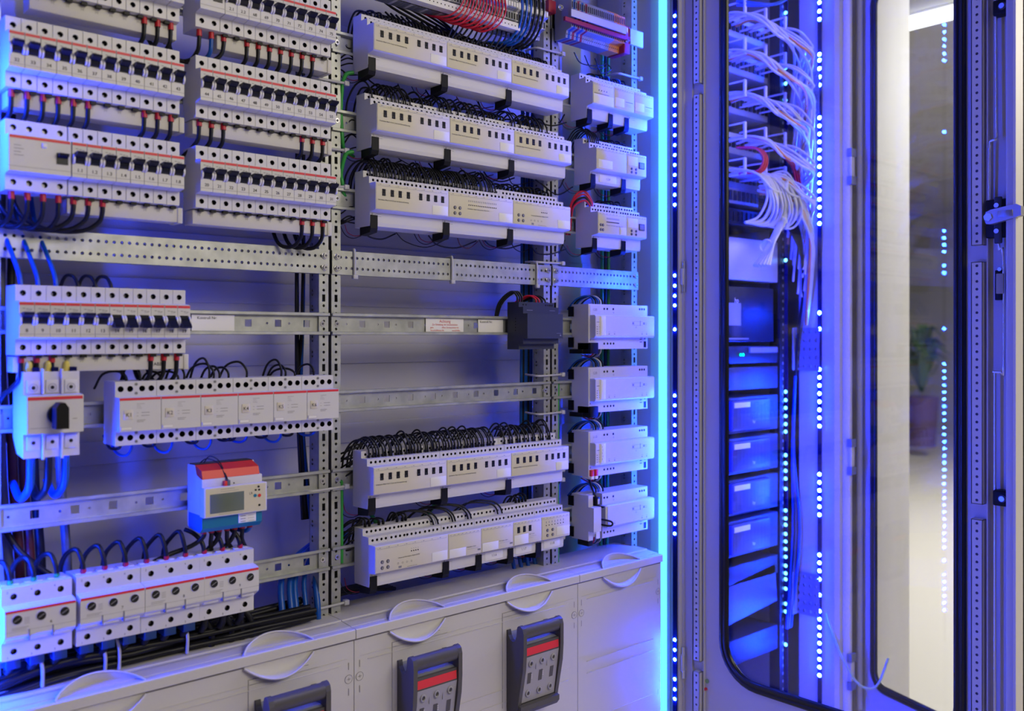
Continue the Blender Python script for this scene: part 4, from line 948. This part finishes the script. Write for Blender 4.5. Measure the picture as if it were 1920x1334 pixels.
for k, m_ in enumerate((WRD, WRD, WBK, WRD)):
    s = .010*k; wire([(1.368-.002*k, -.034, ZR[3]+.033), (1.366-.002*k, -.034, ZR[3]+.048-.003*k), (1.352, -.028, ZR[3]+.066-s*.6), (1.336, -.016, ZR[3]+.056-s*.6), (1.330+s*.3, -.004, ZR[3]+.02), (1.333+s*.3, .004, ZR[3]-.02)], .0022, m_, 'red or black wire arching into third right-bay module', grp='red arching wires of third right-bay module')
# wires hanging under the relay rows
for r, lab in ((1, 'first'), (2, 'second'), (3, 'third')):
    for k in range(7):
        a, c = XR[r]; x = a+.01+(c-a)*k/7+R_.uniform(0, .02); L = R_.uniform(.05, .12)
        wire([(x, -.006, ZR[r]-.048), (x+L*.2, -.002, ZR[r]-.053-R_.uniform(0, .010)), (x+L*.6, .0, ZR[r]-.058-R_.uniform(0, .012)), (x+L, .0, ZR[r]-.049)], .0009 if k % 2 else .0014, WBK if k != 3 else WBR, 'thin wire sagging beneath the %s long relay row' % lab, grp='thin wires beneath the %s relay row' % lab)
    for k in range(5):
        a, c = XR[r]; z = ZR[r]-.028+R_.uniform(-.02, .035)
        wire([(a-.022, .03, z-.01), (a-.016, .012, z-.006+R_.uniform(-.01, .01)), (a-.004, .004, z+R_.uniform(-.01, .01)), (a+.02, .012, z)], .0013, WBK, 'black wire crossing behind the left end of %s relay row' % lab, grp='wires left of the %s relay row' % lab)
for r in (7, 8):
    for k in range(9):
        a = .826; z = ZR[r]+R_.uniform(.01, .05)-(0 if r == 7 else .0)
        wire([(a-.022, .04, z-.015), (a-.014, .015, z-.012+R_.uniform(-.01, .01)), (a-.002, .0, z+R_.uniform(-.008, .012)), (a+.02, -.002, z+.006)], .0016, WBK, 'black wire gathered at the left end of the %s relay row' % ROWN[r], grp='wires left of %s relay row' % ROWN[r])
for k in range(5):
    wire([(1.28+.006*k, .0, ZR[r_]-.02), (1.295+.004*k, .002, ZR[r_]-.045-.004*k), (1.315, .006, ZR[r_]-.050-.003*k), (1.335, .012, ZR[r_]-.03)] if (r_ := (1, 2, 3, 7, 8)[k]) else [], .0016, WBK, 'dark wire running between centre and right bay modules', grp='wires between the bays')
# ================================================================ terminal strips at the top
def terminals(x0, x1, label, colour, n, two=True):
    t = thing('terminal_strip', label, 'terminal strip', (x0, 0, ZR[0]+(0 if two else .022))); w = (x1-x0)/n
    b = MB(); prof = [(-.004, .040), (-.030, .040), (-.040, .028), (-.050, .028), (-.050, .010), (-.058, .006), (-.058, -.006), (-.050, -.010), (-.050, -.026), (-.036, -.030), (-.034, -.043), (-.004, -.043)]
    for i in range(n):
        m_ = colour(i)
        q = MB(); q.prism(prof, i*w+.0002, (i+1)*w-.0003, m_)
        q.rect(i*w+w*.25, (i+1)*w-w*.25, .012, .024, -.0503, DARK); q.rect(i*w+w*.25, (i+1)*w-w*.25, -.024, -.013, -.0503, DARK)
        q.rect(i*w+w*.15, (i+1)*w-w*.15, -.004, .004, -.0583, WHITE)
        q.cyl(((i+.5)*w, -.0350, -.036), (0, -1, 0), w*.22, .0004, DARK, 6)
        q.build('terminal', t)
    if two: b.box(0, (x1-x0)*.83, -.052, -.030, -.043, -.030, WHITE); 
    if two:
        for i in range(40): b.cyl(((x1-x0)*.83*(i+.5)/40, -.052, -.0365), (0, -1, 0), .0012, .0003, DARK, 6)
        b.build('marker_bar', t)
    b = MB(); b.box(-.005, x1-x0+.005, .0, .006, -.0175, .0175, GALV); b.build('carrier', t)
    return t
terminals(.83, 1.222, 'grey terminal strip with numbered white marker bar at the top edge', lambda i: SRVG if i % 5 else GREY, 62)
terminals(1.292, 1.450, 'terminal strip with orange, blue and grey clamps at the top of right bay', lambda i: (SRVG, WBL, SRVG, DRED)[i % 4] if i < 9 else (SRVG if i < 22 else WOR), 28, False)
for k in range(14):
    x = XatY(858+6.0*k, -.05); d = .003*(k % 4)
    wire([(x+.006, -.052, .640), (x+.006, -.060, .605), (x+.003, -.063, .585), (x-.008, -.058, .566-d), (x-.022, -.045, .556-d), (x-.036, -.015, .562), (x-.040, .01, .575)], .0015, WRD, 'red wire drooping from the top terminal strip', grp='red wires of the top terminal strip')
for k in range(16):
    x = 1.02+.011*k; d = R_.uniform(0, .018)
    wire([(x, -.030, .566), (x-.001, -.028, .555), (x-.016, -.018, .538-d), (x-.050, .0, .530-d), (x-.085, .02, .545), (x-.10, .04, .57)], .0018, WBK, 'black wire sagging under the top terminal strip', grp='black wires under top terminal strip')
for k in range(5): wire([(.80+.01*k, .02, .64), (.88, .0, .60-.006*k), (.95, .0, .585-.008*k), (1.02, .01, .57-.006*k), (1.08, .02, .55)], .0022, WBK, 'black wire running along beneath the top terminals', grp='long black wires beneath top terminals')
for k in range(2): wire([(.86+.02*k, -.02, .66), (.875+.02*k, -.02, .60), (.90+.02*k, -.01, .592), (.93+.02*k, -.01, .61), (.95+.02*k, -.01, .66)], .0022, WBL, 'blue wire loop at left of the top terminal strip', grp='blue loops at top terminals')
for k in range(6): wire([(1.155+.011*k, -.045, .67), (1.155+.011*k, -.058, .62), (1.153+.010*k, -.052, .575), (1.14+.010*k, -.03, .548), (1.12+.01*k, .0, .55)], .0024, WBL if k < 3 else WBK, 'blue or black wire bending down at right end of top terminals', grp='wires at right of top terminals')
for k in range(3): wire([(1.32+.03*k, -.03, .565), (1.35+.03*k, -.02, .552-.004*k), (1.40+.02*k, -.02, .556), (1.45, .0, .575)], .0012, WBK, 'thin wire sagging under the short right terminal strip', grp='thin wires under right terminals')
t = thing('busbar_support', 'red bracket holding the short terminal strip with cyan lit bar', 'bracket', (1.282, 0, ZR[0]+.022))
b = MB(); b.box(-.026, -.006, -.024, -.004, .002, .026, DRED, .001); b.box(-.012, .178, -.0555, -.050, -.020, -.012, DRED); b.box(.165, .182, -.050, -.004, -.045, .012, DRED, .001); b.build('holder', t)
b = MB(); b.box(.0, .160, -.0600, -.0585, -.010, .004, SRVS); b.box(.182, .222, -.052, -.048, -.024, .008, SRVS); b.build('bar', t)
bolt(t, -.012, .008, -.042, .005); bolt(t, .170, -.020, -.052, .004)
# ================================================================ glazed doors (built in door coordinates: s along the door, n outward)
def ring_pts(s0, s1, z0, z1, r, n=8):
    P = []
    for cx, cz, a0 in ((s1-r, z1-r, 0), (s0+r, z1-r, 90), (s0+r, z0+r, 180), (s1-r, z0+r, 270)):
        for i in range(n+1):
            a = math.radians(a0+90*i/n); P.append((cx+r*math.cos(a), cz+r*math.sin(a)))
    return P
def rect_pts(s0, s1, z0, z1, P):
    o = []
    cs, cz = (P[0][0]+P[len(P)//2][0])/2, 0
    n = len(P)//4
    for k, p in enumerate(P):
        q = k//n; i = k % n; h = (n-1)/2
        c = ((s1, z1), (s0, z1), (s0, z0), (s1, z0))[q]
        if i == round(h): o.append(c); continue
        first = i < h
        if q == 0: o.append((s1, p[1]) if first else (p[0], z1))
        elif q == 1: o.append((p[0], z1) if first else (s0, p[1]))
        elif q == 2: o.append((s0, p[1]) if first else (p[0], z0))
        else: o.append((p[0], z0) if first else (s1, p[1]))
    return o
def glazed_door(name, label, loc, rz, W, g, zb, zt, gz, rad, detail=True):
    """local x = along the door from the hinge, local y = thickness (-y is the inner face)"""
    t = thing(name, label, 'door', loc, 'glazed cabinet doors', rz)
    P = ring_pts(g[0], g[1], gz, zt-.12, rad); Q = rect_pts(0, W, zb, zt, P); n = len(P)
    b = MB()
    for y in (0, .016):
        vs = [(p[0], y, p[1]) for p in Q]+[(p[0], y, p[1]) for p in P]
        b.add(vs, [(i, (i+1) % n, n+(i+1) % n, n+i) for i in range(n)], DOORP)
    vs = [(p[0], 0, p[1]) for p in P]+[(p[0], .016, p[1]) for p in P]; b.add(vs, [(i, (i+1) % n, n+(i+1) % n, n+i) for i in range(n)], DOORP)
    vs = [(p[0], 0, p[1]) for p in Q]+[(p[0], .016, p[1]) for p in Q]; b.add(vs, [(i, (i+1) % n, n+(i+1) % n, n+i) for i in range(n)], DOORP)
    b.box(W-.004, W, -.030, .016, zb, zt, DOORP); b.box(0, .0015, -.006, .016, zb, zt, DOORP)
    b.build('frame', t)
    b = MB(); A = ring_pts(g[0]-.0, g[1]+.0, gz-.0, zt-.12, rad); prof = [(0, .0), (.001, .006), (.008, .0085), (.010, .004), (.012, .0085), (.019, .006), (.0205, 0)]
    cs = (g[0]+g[1])/2; vs = []
    rings = []
    for d, h in prof:
        rr = ring_pts(g[0]-.003+d, g[1]+.003-d, gz-.003+d, zt-.117-d, max(rad-d+.003, .004)); rings.append([(p[0], -h, p[1]) for p in rr])
    for r_ in rings: vs += r_
    b.add(vs, [(k*n+i, k*n+(i+1) % n, (k+1)*n+(i+1) % n, (k+1)*n+i) for k in range(len(rings)-1) for i in range(n)], RUB, True)
    b.build('gasket', t)
    b = MB(); P2_ = ring_pts(g[0]+.012, g[1]-.012, gz+.012, zt-.132, rad-.010); vs = [(p[0], .003, p[1]) for p in P2_]+[(p[0], .007, p[1]) for p in P2_]
    b.add(vs, [tuple(range(n)), tuple(range(n, 2*n))[::-1]]+[(i, (i+1) % n, n+(i+1) % n, n+i) for i in range(n)], GLASS)
    b.build('glass_pane', t)
    return t

DX = 1.585
dr = glazed_door('glazed_door', 'open grey cabinet door with black-gasketed glass, locking rod and latch', (DX, -.12, 0), -math.pi/2, .643, (.0715, .5535), -.83, 1.0, -.700, .085)
def dh(s0, s1, z0, z1, holes, t=dr):
    b = MB(); h = .0135; n = int((z1-z0-.004)/.0125); w = (z1-z0)/n; sm = (s0+s1)/2
    b.box(s0, s0+.0012, -h, 0, z0, z1, DOORP); b.box(s1-.0012, s1, -h, 0, z0, z1, DOORP)
    b.box(s0, s1, -h, 0, z0, z0+.001, DOORP); b.box(s0, s1, -h, 0, z1-.001, z1, DOORP)
    for i in range(n): b.cell((0, -h, 0), (1, 0, 0), (0, 0, 1), s0, s1, z0+i*w, z0+(i+1)*w, sm, z0+(i+.5)*w, .0024, .0015, DOORP, SCREW, GALVD, 8)
    b.build('perforated_profile', t)
for z0, z1 in ((-.672, .505), (.527, 1.0), (-.785, -.694)): dh(.0100, .0260, z0, z1, 1)
for z0, z1 in ((.150, .99), (-.271, .123), (-.80, -.296)): dh(.5690, .5870, z0, z1, 1)
b = MB(); b.box(.030, .0315, -.006, 0, -.80, .99, DOORP); b.box(.592, .5935, -.010, 0, -.80, .99, DOORP); b.box(.625, .640, -.024, 0, -.80, 1.0, DOORP, .004); b.build('fold', dr)
def rodguide(z):
    b = MB(); b.box(.604, .632, -.020, 0, z-.0125, z+.0125, BLACK, .003); g_ = b.build('rod_guide', dr); b = MB(); b.cyl((.619, -.020, z), (0, -1, 0), .0060, .001, SWD, 14); b.cyl((.619, -.021, z), (0, -1, 0), .0042, .002, BOLT, 12); b.build('bolt', g_)
rodguide(.527); rodguide(-.2565)
b = MB()
b.tube([(.607, -.012, .99), (.607, -.012, .54), (.6085, -.012, .325)], .0024, BOLT, 8, 1); b.tube([(.6085, -.012, .328), (.6085, -.014, .318), (.600, -.014, .316), (.598, -.013, .305), (.597, -.012, .22)], .0022, BOLT, 8, 3)
b.tube([(.612, -.012, .165), (.612, -.012, .140), (.6185, -.012, .128), (.619, -.012, -.045), (.615, -.013, -.055), (.603, -.013, -.055)], .0024, BOLT, 8, 3); b.tube([(.6055, -.012, -.055), (.6055, -.012, -.80)], .0024, BOLT, 8, 1)
b.build('locking_rod', dr)
b = MB(); b.box(.592, .6275, -.016, 0, .160, .2215, BLACK, .002); b.box(.606, .618, -.019, -.014, .150, .225, PSU, .002)
for z in (.211, .170): b.cyl((.6105, -.019, z), (0, -1, 0), .0038, .002, BOLT, 12)
lc = b.build('latch_case', dr)
b = MB(); b.prism([(.600, .181), (.607, .180), (.645, .188), (.652, .190), (.652, .2045), (.645, .2085), (.607, .203), (.600, .200), (.5965, .1905)], -.034, -.022, SILV, 'Y'); b.cyl((.6035, -.034, .1915), (0, -1, 0), .0065, .003, BOLT, 6)
b.box(.618, .640, -.0352, -.0340, .190, .200, SCREW, .0004); b.build('latch_lever', lc)
b = MB(); b.box(.605, .6165, -.012, 0, .060, .108, BLACK, .001); b.box(.6085, .6200, -.017, -.010, .070, .102, mat('switch_olive', (.36, .35, .27), .5), .001); b.cyl((.613, -.012, .109), (0, -1, 0), .003, .003, BOLT, 10); b.build('door_switch', dr)
b = MB(); b.cyl((.036, -.0005, -.712), (0, -1, 0), .0045, .0012, GRNL, 14); b.cyl((.0335, -.0005, -.7285), (0, -1, 0), .0030, .004, MRED, 8); b.build('earth_stud', dr)
for z in (.128, -.685):
    h = thing('door_hinge', 'pin hinge on the frame beside the light dots, %s' % ('at mid height' if z > 0 else 'near the lower corner'), 'hinge', (1.576, -.1015, z))
    b = MB(); b.cyl((0, 0, -.033), (0, 0, 1), .0042, .066, BOLT, 12); b.box(-.007, .006, -.0035, .0035, -.017, .017, DOORP, .001); b.build('knuckle', h)
# second door, of the neighbouring rack
nd = glazed_door('glazed_door', 'second glazed door farther back, hinged on the network rack', (2.262, -.135, 0), math.atan2(-.937, -.349), .62, (.045, .55), -1.05, 1.0, -.885, .045)
b = MB(); b.tube([(.012, -.012, -.95), (.012, -.012, .95)], .008, DOORP, 8, 1); b.build('fold', nd)
# ================================================================ network rack
RX0, RX1, RY = 1.64, 2.135, .0
rk = thing('network_rack', 'open rack next to the cabinet filled with patch panels and servers', 'rack', (0, 0, 0))
b = MB(); b.box(1.60, 1.612, YF, .70, -ZC+.02, 1.0, RKP); b.build('side_panel', rk)
b = MB(); b.box(2.19, 2.20, -.02, .70, -ZC+.02, 1.0, RKP); b.build('side_panel', rk)
b = MB(); b.box(1.60, 2.2, .70, .71, -ZC+.02, 1.0, RKP); b.build('rear_panel', rk)
b = MB(); b.prism([(2.165, -.02), (2.1655, -.118), (2.172, -.128), (2.225, -.128), (2.225, -.10), (2.19, -.09), (2.19, -.02)], -ZC+.02, 1.0, DOORP, 'Z'); b.tube([(2.198, -.134, -.95), (2.198, -.134, .98)], .0125, WALLB, 10, 1)
for i in range(140): b.rect(2.150, 2.158, -.9+.0125*i, -.894+.0125*i, -.09, GALVD) if False else None
b.build('frame', rk)
b = MB()
for i in range(150):
    z = -.88+.0125*i; b.cell((2.1652, 0, 0), (0, -1, 0), (0, 0, 1), .088, .112, z, z+.0125, .100, z+.006, .0028, .002, DOORP, GALVD, GALVD, 8)
b.build('perforated_flange', rk)
b = MB(); b.box(2.105, 2.135, .0, .03, -.95, .98, SRV); b.box(1.64, 1.66, .0, .03, -.95, .98, SRV)
for i in range(95): b.rect(2.116, 2.122, -.93+.02*i, -.923+.02*i, -.0006, SRVG)
b.build('mounting_upright', rk)
for z in (.625, -.03, -.66):
    b = MB(); x0, x1 = 2.137, 2.19
    for r_ in range(5):
        for c in range(6):
            w = .10/6; b.cell((2.160, 0, 0), (0, -1, 0), (0, 0, 1), -.02+c*w-.0, -.02+(c+1)*w, z-.055+r_*.022, z-.033+r_*.022, -.02+(c+.5)*w, z-.044+r_*.022, .0045, .002, SRVG, GALVD, None, 8)
    b.box(2.137, 2.160, -.018, -.016, z-.055, z+.055, SRVG); b.build('bracket', rk)
added_glow([(1.612, -.068), (1.618, -.066), (1.618, -.054), (1.612, -.052)], RACKGLOW, 'blue light bar inside the left edge of the network rack behind the door frame')  # added out of sight to throw blue light into the rack
ys = [y*.506 for y in (10, 42, 72, 202, 224, 255, 286, 316, 437, 467, 497, 527, 557, 587, 618, 648, 678, 708, 739, 769, 799, 829, 1160, 1220)]+[659+.506*y for y in (67, 97, 127, 157, 187, 217, 247, 277, 456, 486, 516, 546, 576, 606, 755, 784, 814, 845, 903, 963, 993, 1023, 1053, 1082, 1112, 1142, 1171, 1201)]
led_or_dot_strip(2.1635, -.079, -1, 'row of round white light dots down the right edge of the network rack', zy(ys, 2.1635, -.079), LEDC, .0046)
ys = [y*.506 for y in (48, 252, 310, 373, 431, 577, 965)]+[659+.506*y for y in (150, 181, 210, 240, 270, 298, 385, 415, 443, 472, 510, 590, 620, 643, 677, 705, 733, 762, 795, 823, 845, 880, 936, 965, 1087)]
led_or_dot_strip(2.128, -.004, -1, 'row of cyan light dots along the upright of the network rack', zy(ys, 2.128, -.004), CYDOT, .0048)  # small emissive cyan discs at uneven heights
def ru(z0, z1, label, cat, mt, name, dep=.45, fn=None, x1=2.10, y=.0, grp=None):
    t = thing(name, label, cat, (1.665, y, z0), grp); w = x1-1.665
    b = MB(); b.box(0, w, .002, dep, .001, z1-z0-.001, mt, .002); b.build('chassis', t)
    if fn: fn(t, w, z1-z0)
    return t
def patch(t, w, h):
    b = MB()
    for k in range(24): b.box(w*(k+.2)/24, w*(k+.8)/24, -.002, .003, h*.3, h*.7, DARK)
    b.build('port_row', t)
    for k in range(5):
        b = MB(); x = w*(.1+.2*k); b.box(x-.0025, x+.0025, -.075, -.001, h*.30, h*.37, WHITE, .001); b.box(x-.004, x+.004, -.079, -.073, h*.30, h*1.05, WHITE, .0015); b.box(x-.0025, x+.0025, -.075, -.001, h*.97, h*1.04, WHITE, .001); b.build('cable_ring', t)
for k, (a, c) in enumerate(((.745, .80), (.655, .71), (.555, .61), (.455, .51), (.37, .425))):
    ru(a, c, 'white patch panel with cable rings, number %d counting down from the rack top' % (k+1) if False else ['patch panel cut by the top edge of the rack view', 'patch panel with cable rings, second from the rack top', 'patch panel with cable rings, third from the rack top', 'patch panel with cable rings, fourth from the rack top', 'lowest patch panel, beside the pink cable loop'][k], 'patch panel', SRVS, 'patch_panel', .15, patch, y=.03, grp='patch panels')
def swf(t, w, h):
    b = MB()
    for k in range(24): b.box(w*(k+.2)/24, w*(k+.8)/24, -.001, .004, h*.2, h*.8, DARK)
    b.build('port_row', t)
ru(.325, .365, 'dark network switch under the lowest patch panel', 'network switch', SRVG, 'network_switch', .3, swf)
ru(.275, .315, 'dark network switch above the pale blank shelf', 'network switch', SRV, 'network_switch', .3, swf)
ru(.140, .245, 'pale grey blank shelf panel above the dark servers', 'rack shelf', SRVS, 'rack_shelf')
def srv1(t, w, h):
    b = MB(); b.box(w*.48, w*.64, -.002, .003, h*.3, h*.7, SRVG); b.text('hp', .018, w*.60, h*.75, -.001, WHITE); b.box(w*.45, w*.72, -.002, .003, h*.05, h*.08, SRVG); b.build('bezel', t)
ru(-.012, .125, 'tall dark server below the pale shelf', 'server', SRV, 'server', .6, srv1, 2.08)
def srv2(t, w, h):
    b = MB(); 
    for x in (.615, .64): b.cyl((w*x, .001, h*.5), (0, -1, 0), .0035, .002, GLED, 10)
    b.box(w*.70, w*.98, -.003, .003, h*.6, h*.9, SRVG); b.build('indicator', t)
ru(-.065, -.020, 'slim dark server with two green lights', 'server', SRV, 'server', .6, srv2)
ru(-.130, -.072, 'dark server with a plain front, above the drive units', 'server', PSU, 'server', .6)
def drv(t, w, h):
    b = MB(); b.box(w*.50, w*.87, -.012, .004, h*.10, h*.92, DRV, .004); 
    for k in range(9): b.rect(w*(.53+.035*k), w*(.53+.035*k)+.0012, h*.2, h*.85, -.0125, PSU)
    b.build('drive_bezel', t)
    b = MB(); b.box(w*.51, w*.66, -.0145, -.012, h*.72, h*.86, WHITE, .0005); b.build('label_sticker', t)
    b = MB(); b.text('hp', .012, w*.70, h*.32, -.0130, EAR); b.build('badge', t)
for k, (a, c) in enumerate(((-.235, -.145), (-.335, -.245), (-.435, -.345), (-.535, -.445))):
    ru(a, c, ['blue lit drive unit with white sticker, uppermost of four', 'blue lit drive unit with white sticker, second of four', 'blue lit drive unit with white sticker, third of four', 'blue lit drive unit with white sticker, lowest of four'][k], 'drive unit', PSU, 'drive_unit', .5, drv, grp='drive units')
def arm(t, w, h):
    b = MB(); b.box(w*.3, w, -.03, -.026, h*.2, h*.8, SRVG, .002); b.build('arm', t)
t = ru(-.72, -.62, 'slanted metal cable arm low in the network rack', 'support arm', DRV, 'support_arm', .2, None, 2.10); t.rotation_euler = (0, -.10, 0)
ru(-.80, -.735, 'dark unit at the bottom of the network rack view', 'server', SRV, 'server', .4)
ru(-.605, -.555, 'dark unit below the four drive units', 'server', SRV, 'server', .4)
# white data cables
for k in range(44):
    pnl = (.772, .682, .582, .482, .397)[k % 5]; x = 1.86+.20*R_.random(); q = R_.random()
    e = (2.118+.02*q, -.03-.05*R_.random())
    m_ = WWH if k % 11 else WOR
    wire([(x, .03, pnl), (x+.005, -.02, pnl+.005), (x+.02, -.075, pnl-.01-.02*q), (x+.06, -.090-.02*q, pnl-.045-.02*q), (min(x+.14, 2.10), -.08-.02*q, pnl-.05-.03*q), (e[0], e[1], pnl-.09-.04*q), (e[0]+.004, e[1]+.02, pnl-.22-.08*q)], .0031, m_, 'white or orange data cable draped from the upper patch panels', 'cable', 'data cables draped from patch panels')
for k in range(26):
    x = 1.90+.14*R_.random(); q = R_.random()
    wire([(x, .03, .397), (x, -.03, .40), (x-.004+.01*q, -.07, .385), (x+.01, -.08-.02*q, .34-.03*q), (x-.01+.03*q, -.07, .29-.02*q), (x-.05, -.06, .27)], .0031, WWH, 'white data cable hanging before the lowest patch panel', 'cable', 'data cables hanging in front of the lowest patch panel')
for k in range(14):
    a = k*.45; dx, dy = .010*math.cos(a), .010*math.sin(a)
    wire([(1.96+.010*k, -.03, .36), (2.005+dx*1.5, -.07+dy, .335+.004*k), (1.990+dx*.8, -.08+dy*.8, .29), (1.952+dx*.7, -.09+dy*.7, .255+dx*.3), (1.905+dx*.8, -.10+dy*.8, .215+dx), (1.855+dx*2.2, -.11+dy*1.5, .165)], .0031, WWH, 'white data cable in the tied bundle slanting down left', 'cable', 'tied bundle of data cables')
for x, z, a in ((1.968, .272, 0), (1.905, .213, 0)):
    b = MB(); b.ring((x, -.088, z), (.75, .1, .65), .0145, .0165, .006, WHITE, 14); single('cable_tie', b, 'white tie round the slanting bundle of data cables', 'cable tie', (0, 0, 0), 'ties round the data cable bundle')
for k in range(22):
    q = R_.random(); z = .33+.05*R_.random()
    wire([(1.96+.04*q, -.03, z+.02), (2.00+.03*q, -.07, z+.02+.01*q), (2.06, -.085, z-.01-.03*q), (2.10+.02*q, -.085, z-.07-.04*q), (2.125+.02*q, -.07, z-.15-.03*q), (2.145+.01*q, -.05, z-.30)], .0031, WWH if k % 7 else WOR, 'white or orange data cable sweeping right and down the rack side', 'cable', 'data cables sweeping down the rack side')
for k in range(8):
    q = R_.random(); wire([(1.98, -.02, .30+.006*k), (2.04, -.05, .285+.006*k), (2.10, -.06, .22+.006*k), (2.14, -.045, .12), (2.150, -.02, -.05), (2.15+.004*q, .0, -.30-.2*q)], .0033, WBK, 'dark cable sweeping down behind the white data cables', 'cable', 'dark cables of the rack side')
for k in range(3): wire([(1.885+.008*k, -.02, .455), (1.905+.01*k, -.06, .450), (1.915+.008*k, -.075, .425), (1.900+.008*k, -.07, .395), (1.88, -.03, .39)], .0031, WRD, 'pink-red patch cable looping at the lowest patch panel', 'cable', 'pink patch cable loops')
for k in range(3): wire([(2.03+.01*k, -.03, .47), (2.06+.01*k, -.06, .43), (2.085+.01*k, -.06, .38), (2.12+.005*k, -.05, .32), (2.145, -.05, .27), (2.14, -.04, .22)], .0028, WRD, 'pink-red cable crossing to the rack side', 'cable', 'pink cables crossing to the side')
for k in range(2): wire([(1.87, -.03, .80-.01*k), (1.93, -.09, .79), (2.0, -.09, .825), (2.08, -.05, .87)], .004, WBL, 'blue cable near the top of the network rack', 'cable', 'blue cables near rack top')
for k in range(3): wire([(2.145, -.02, -.10), (2.155-.004*k, -.01, -.30), (2.15, -.03+.01*k, -.50), (2.14-.01*k, -.01, -.75)], .0035, (WBL, WGY, WBL)[k], 'thin cable hanging down the inner side of the rack', 'cable', 'hanging cables inside the rack side')
wire([(2.16, -.10, -.70), (2.165, -.14, -.80), (2.19, -.17, -.865), (2.22, -.20, -.87), (2.245, -.22, -.80)], .0032, mat('wire_pale_green', (.45, .58, .48), .45), 'pale green earth lead hanging between rack frame and second door', 'cable')
h = thing('door_hinge', 'pale hinge on the round beige frame of the network rack', 'hinge', (2.196, -.148, .43), 'rack hinges'); b = MB(); b.box(-.012, .012, -.006, .006, -.045, -.025, SRVG); b.box(-.012, .012, -.006, .006, .025, .045, SRVG); b.box(-.009, .009, -.004, .006, -.025, .025, WALLB, .002); b.build('knuckle', h)
for z in (-.30, -.84): dup(h, (2.196, -.148, z), 'pale hinge on the round beige frame, %s' % ('mid height' if z > -.5 else 'near the bottom'))
# closed pale cabinet beyond and the room
c3 = thing('closed_cabinet', 'closed cream cabinet seen through both glass doors', 'cabinet', (2.275, 0, 0)); b = MB(); b.box(0, .268, -.135, .55, -ZC+.02, 1.2, WALLB, .004); b.build('door_panel', c3)
pl = thing('potted_plant', 'potted plant far away in the room, seen through the glass', 'plant', (10.2, 10.2/tx(1728)-D, -ZC)); b = MB(); b.cyl((0, 0, .1), (0, 0, 1), .14, .55, POT, 16, .18); b.build('pot', pl)
b = MB()
for k in range(26):
    a = k*2.4; h_ = .35+.5*R_.random(); L = .25+.25*R_.random(); c, s_ = math.cos(a), math.sin(a); p = [(0, 0, .7), (c*L*.4, s_*L*.4, .7+h_*.9), (c*L, s_*L, .7+h_*.7)]
    w = V((-s_, c, 0))*.05; q = [V(x) for x in p]
    b.add([q[0]-w*.4, q[0]+w*.4, q[1]+w, q[1]-w, q[2]], [(0, 1, 2, 3), (3, 2, 4)], LEAF)
b.build('foliage', pl)
tl = thing('ceiling_lamp', 'bright fluorescent tube lamp seen through the door glass', 'lamp', (4.70, 0, 0))
ya, yb = 4.70/tx(1694)-D, -2.2; zt_ = ZatX(47, 4.70, ya)
b = MB(); b.tube([(0, ya, zt_), (0, yb, zt_)], .033, TUBE, 10, 1); b.build('tube', tl)
b = MB(); b.box(-.03, .03, yb, ya, zt_+.033, zt_+.06, WALLR); b.box(-.004, .004, ya-.1, ya-.09, zt_+.06, 1.65, SRVG); b.box(-.004, .004, yb+.1, yb+.11, zt_+.06, 1.65, SRVG); b.build('housing', tl)
# ================================================================ lights
def area(name, loc, tgt, sx, sy, e, col):
    l = bpy.data.lights.new(name, 'AREA'); l.shape = 'RECTANGLE'; l.size = sx; l.size_y = sy; l.energy = e; l.color = col
    o = bpy.data.objects.new(name, l); COL.objects.link(o); o.location = (loc[0], loc[1], loc[2]+ZC)
    o.rotation_euler = (V(tgt)-V(loc)).to_track_quat('-Z', 'Y').to_euler(); return o
area('room_lamp', (1.35, -2.75, 1.35), (.9, 0, -.1), 1.8, 1.2, 49, (1, .91, .71))
area('room_lamp', (6.5, .2, 1.62), (6.5, .2, -1), 5, 2.5, 370, (1, .93, .84))
area('room_lamp', (4.4, -1.3, 1.5), (2.6, 0, -.2), 1.4, 1.2, 62, (1, .93, .85))
w = bpy.data.worlds.new('world'); sc.world = w; w.use_nodes = True
w.node_tree.nodes['Background'].inputs[0].default_value = (1, .95, .9, 1); w.node_tree.nodes['Background'].inputs[1].default_value = .04
vs = sc.view_settings; sc.display_settings.display_device = 'sRGB'; vs.view_transform = 'Standard'; vs.look = 'None'; vs.exposure = -.02; vs.gamma = 1; vs.use_curve_mapping = False
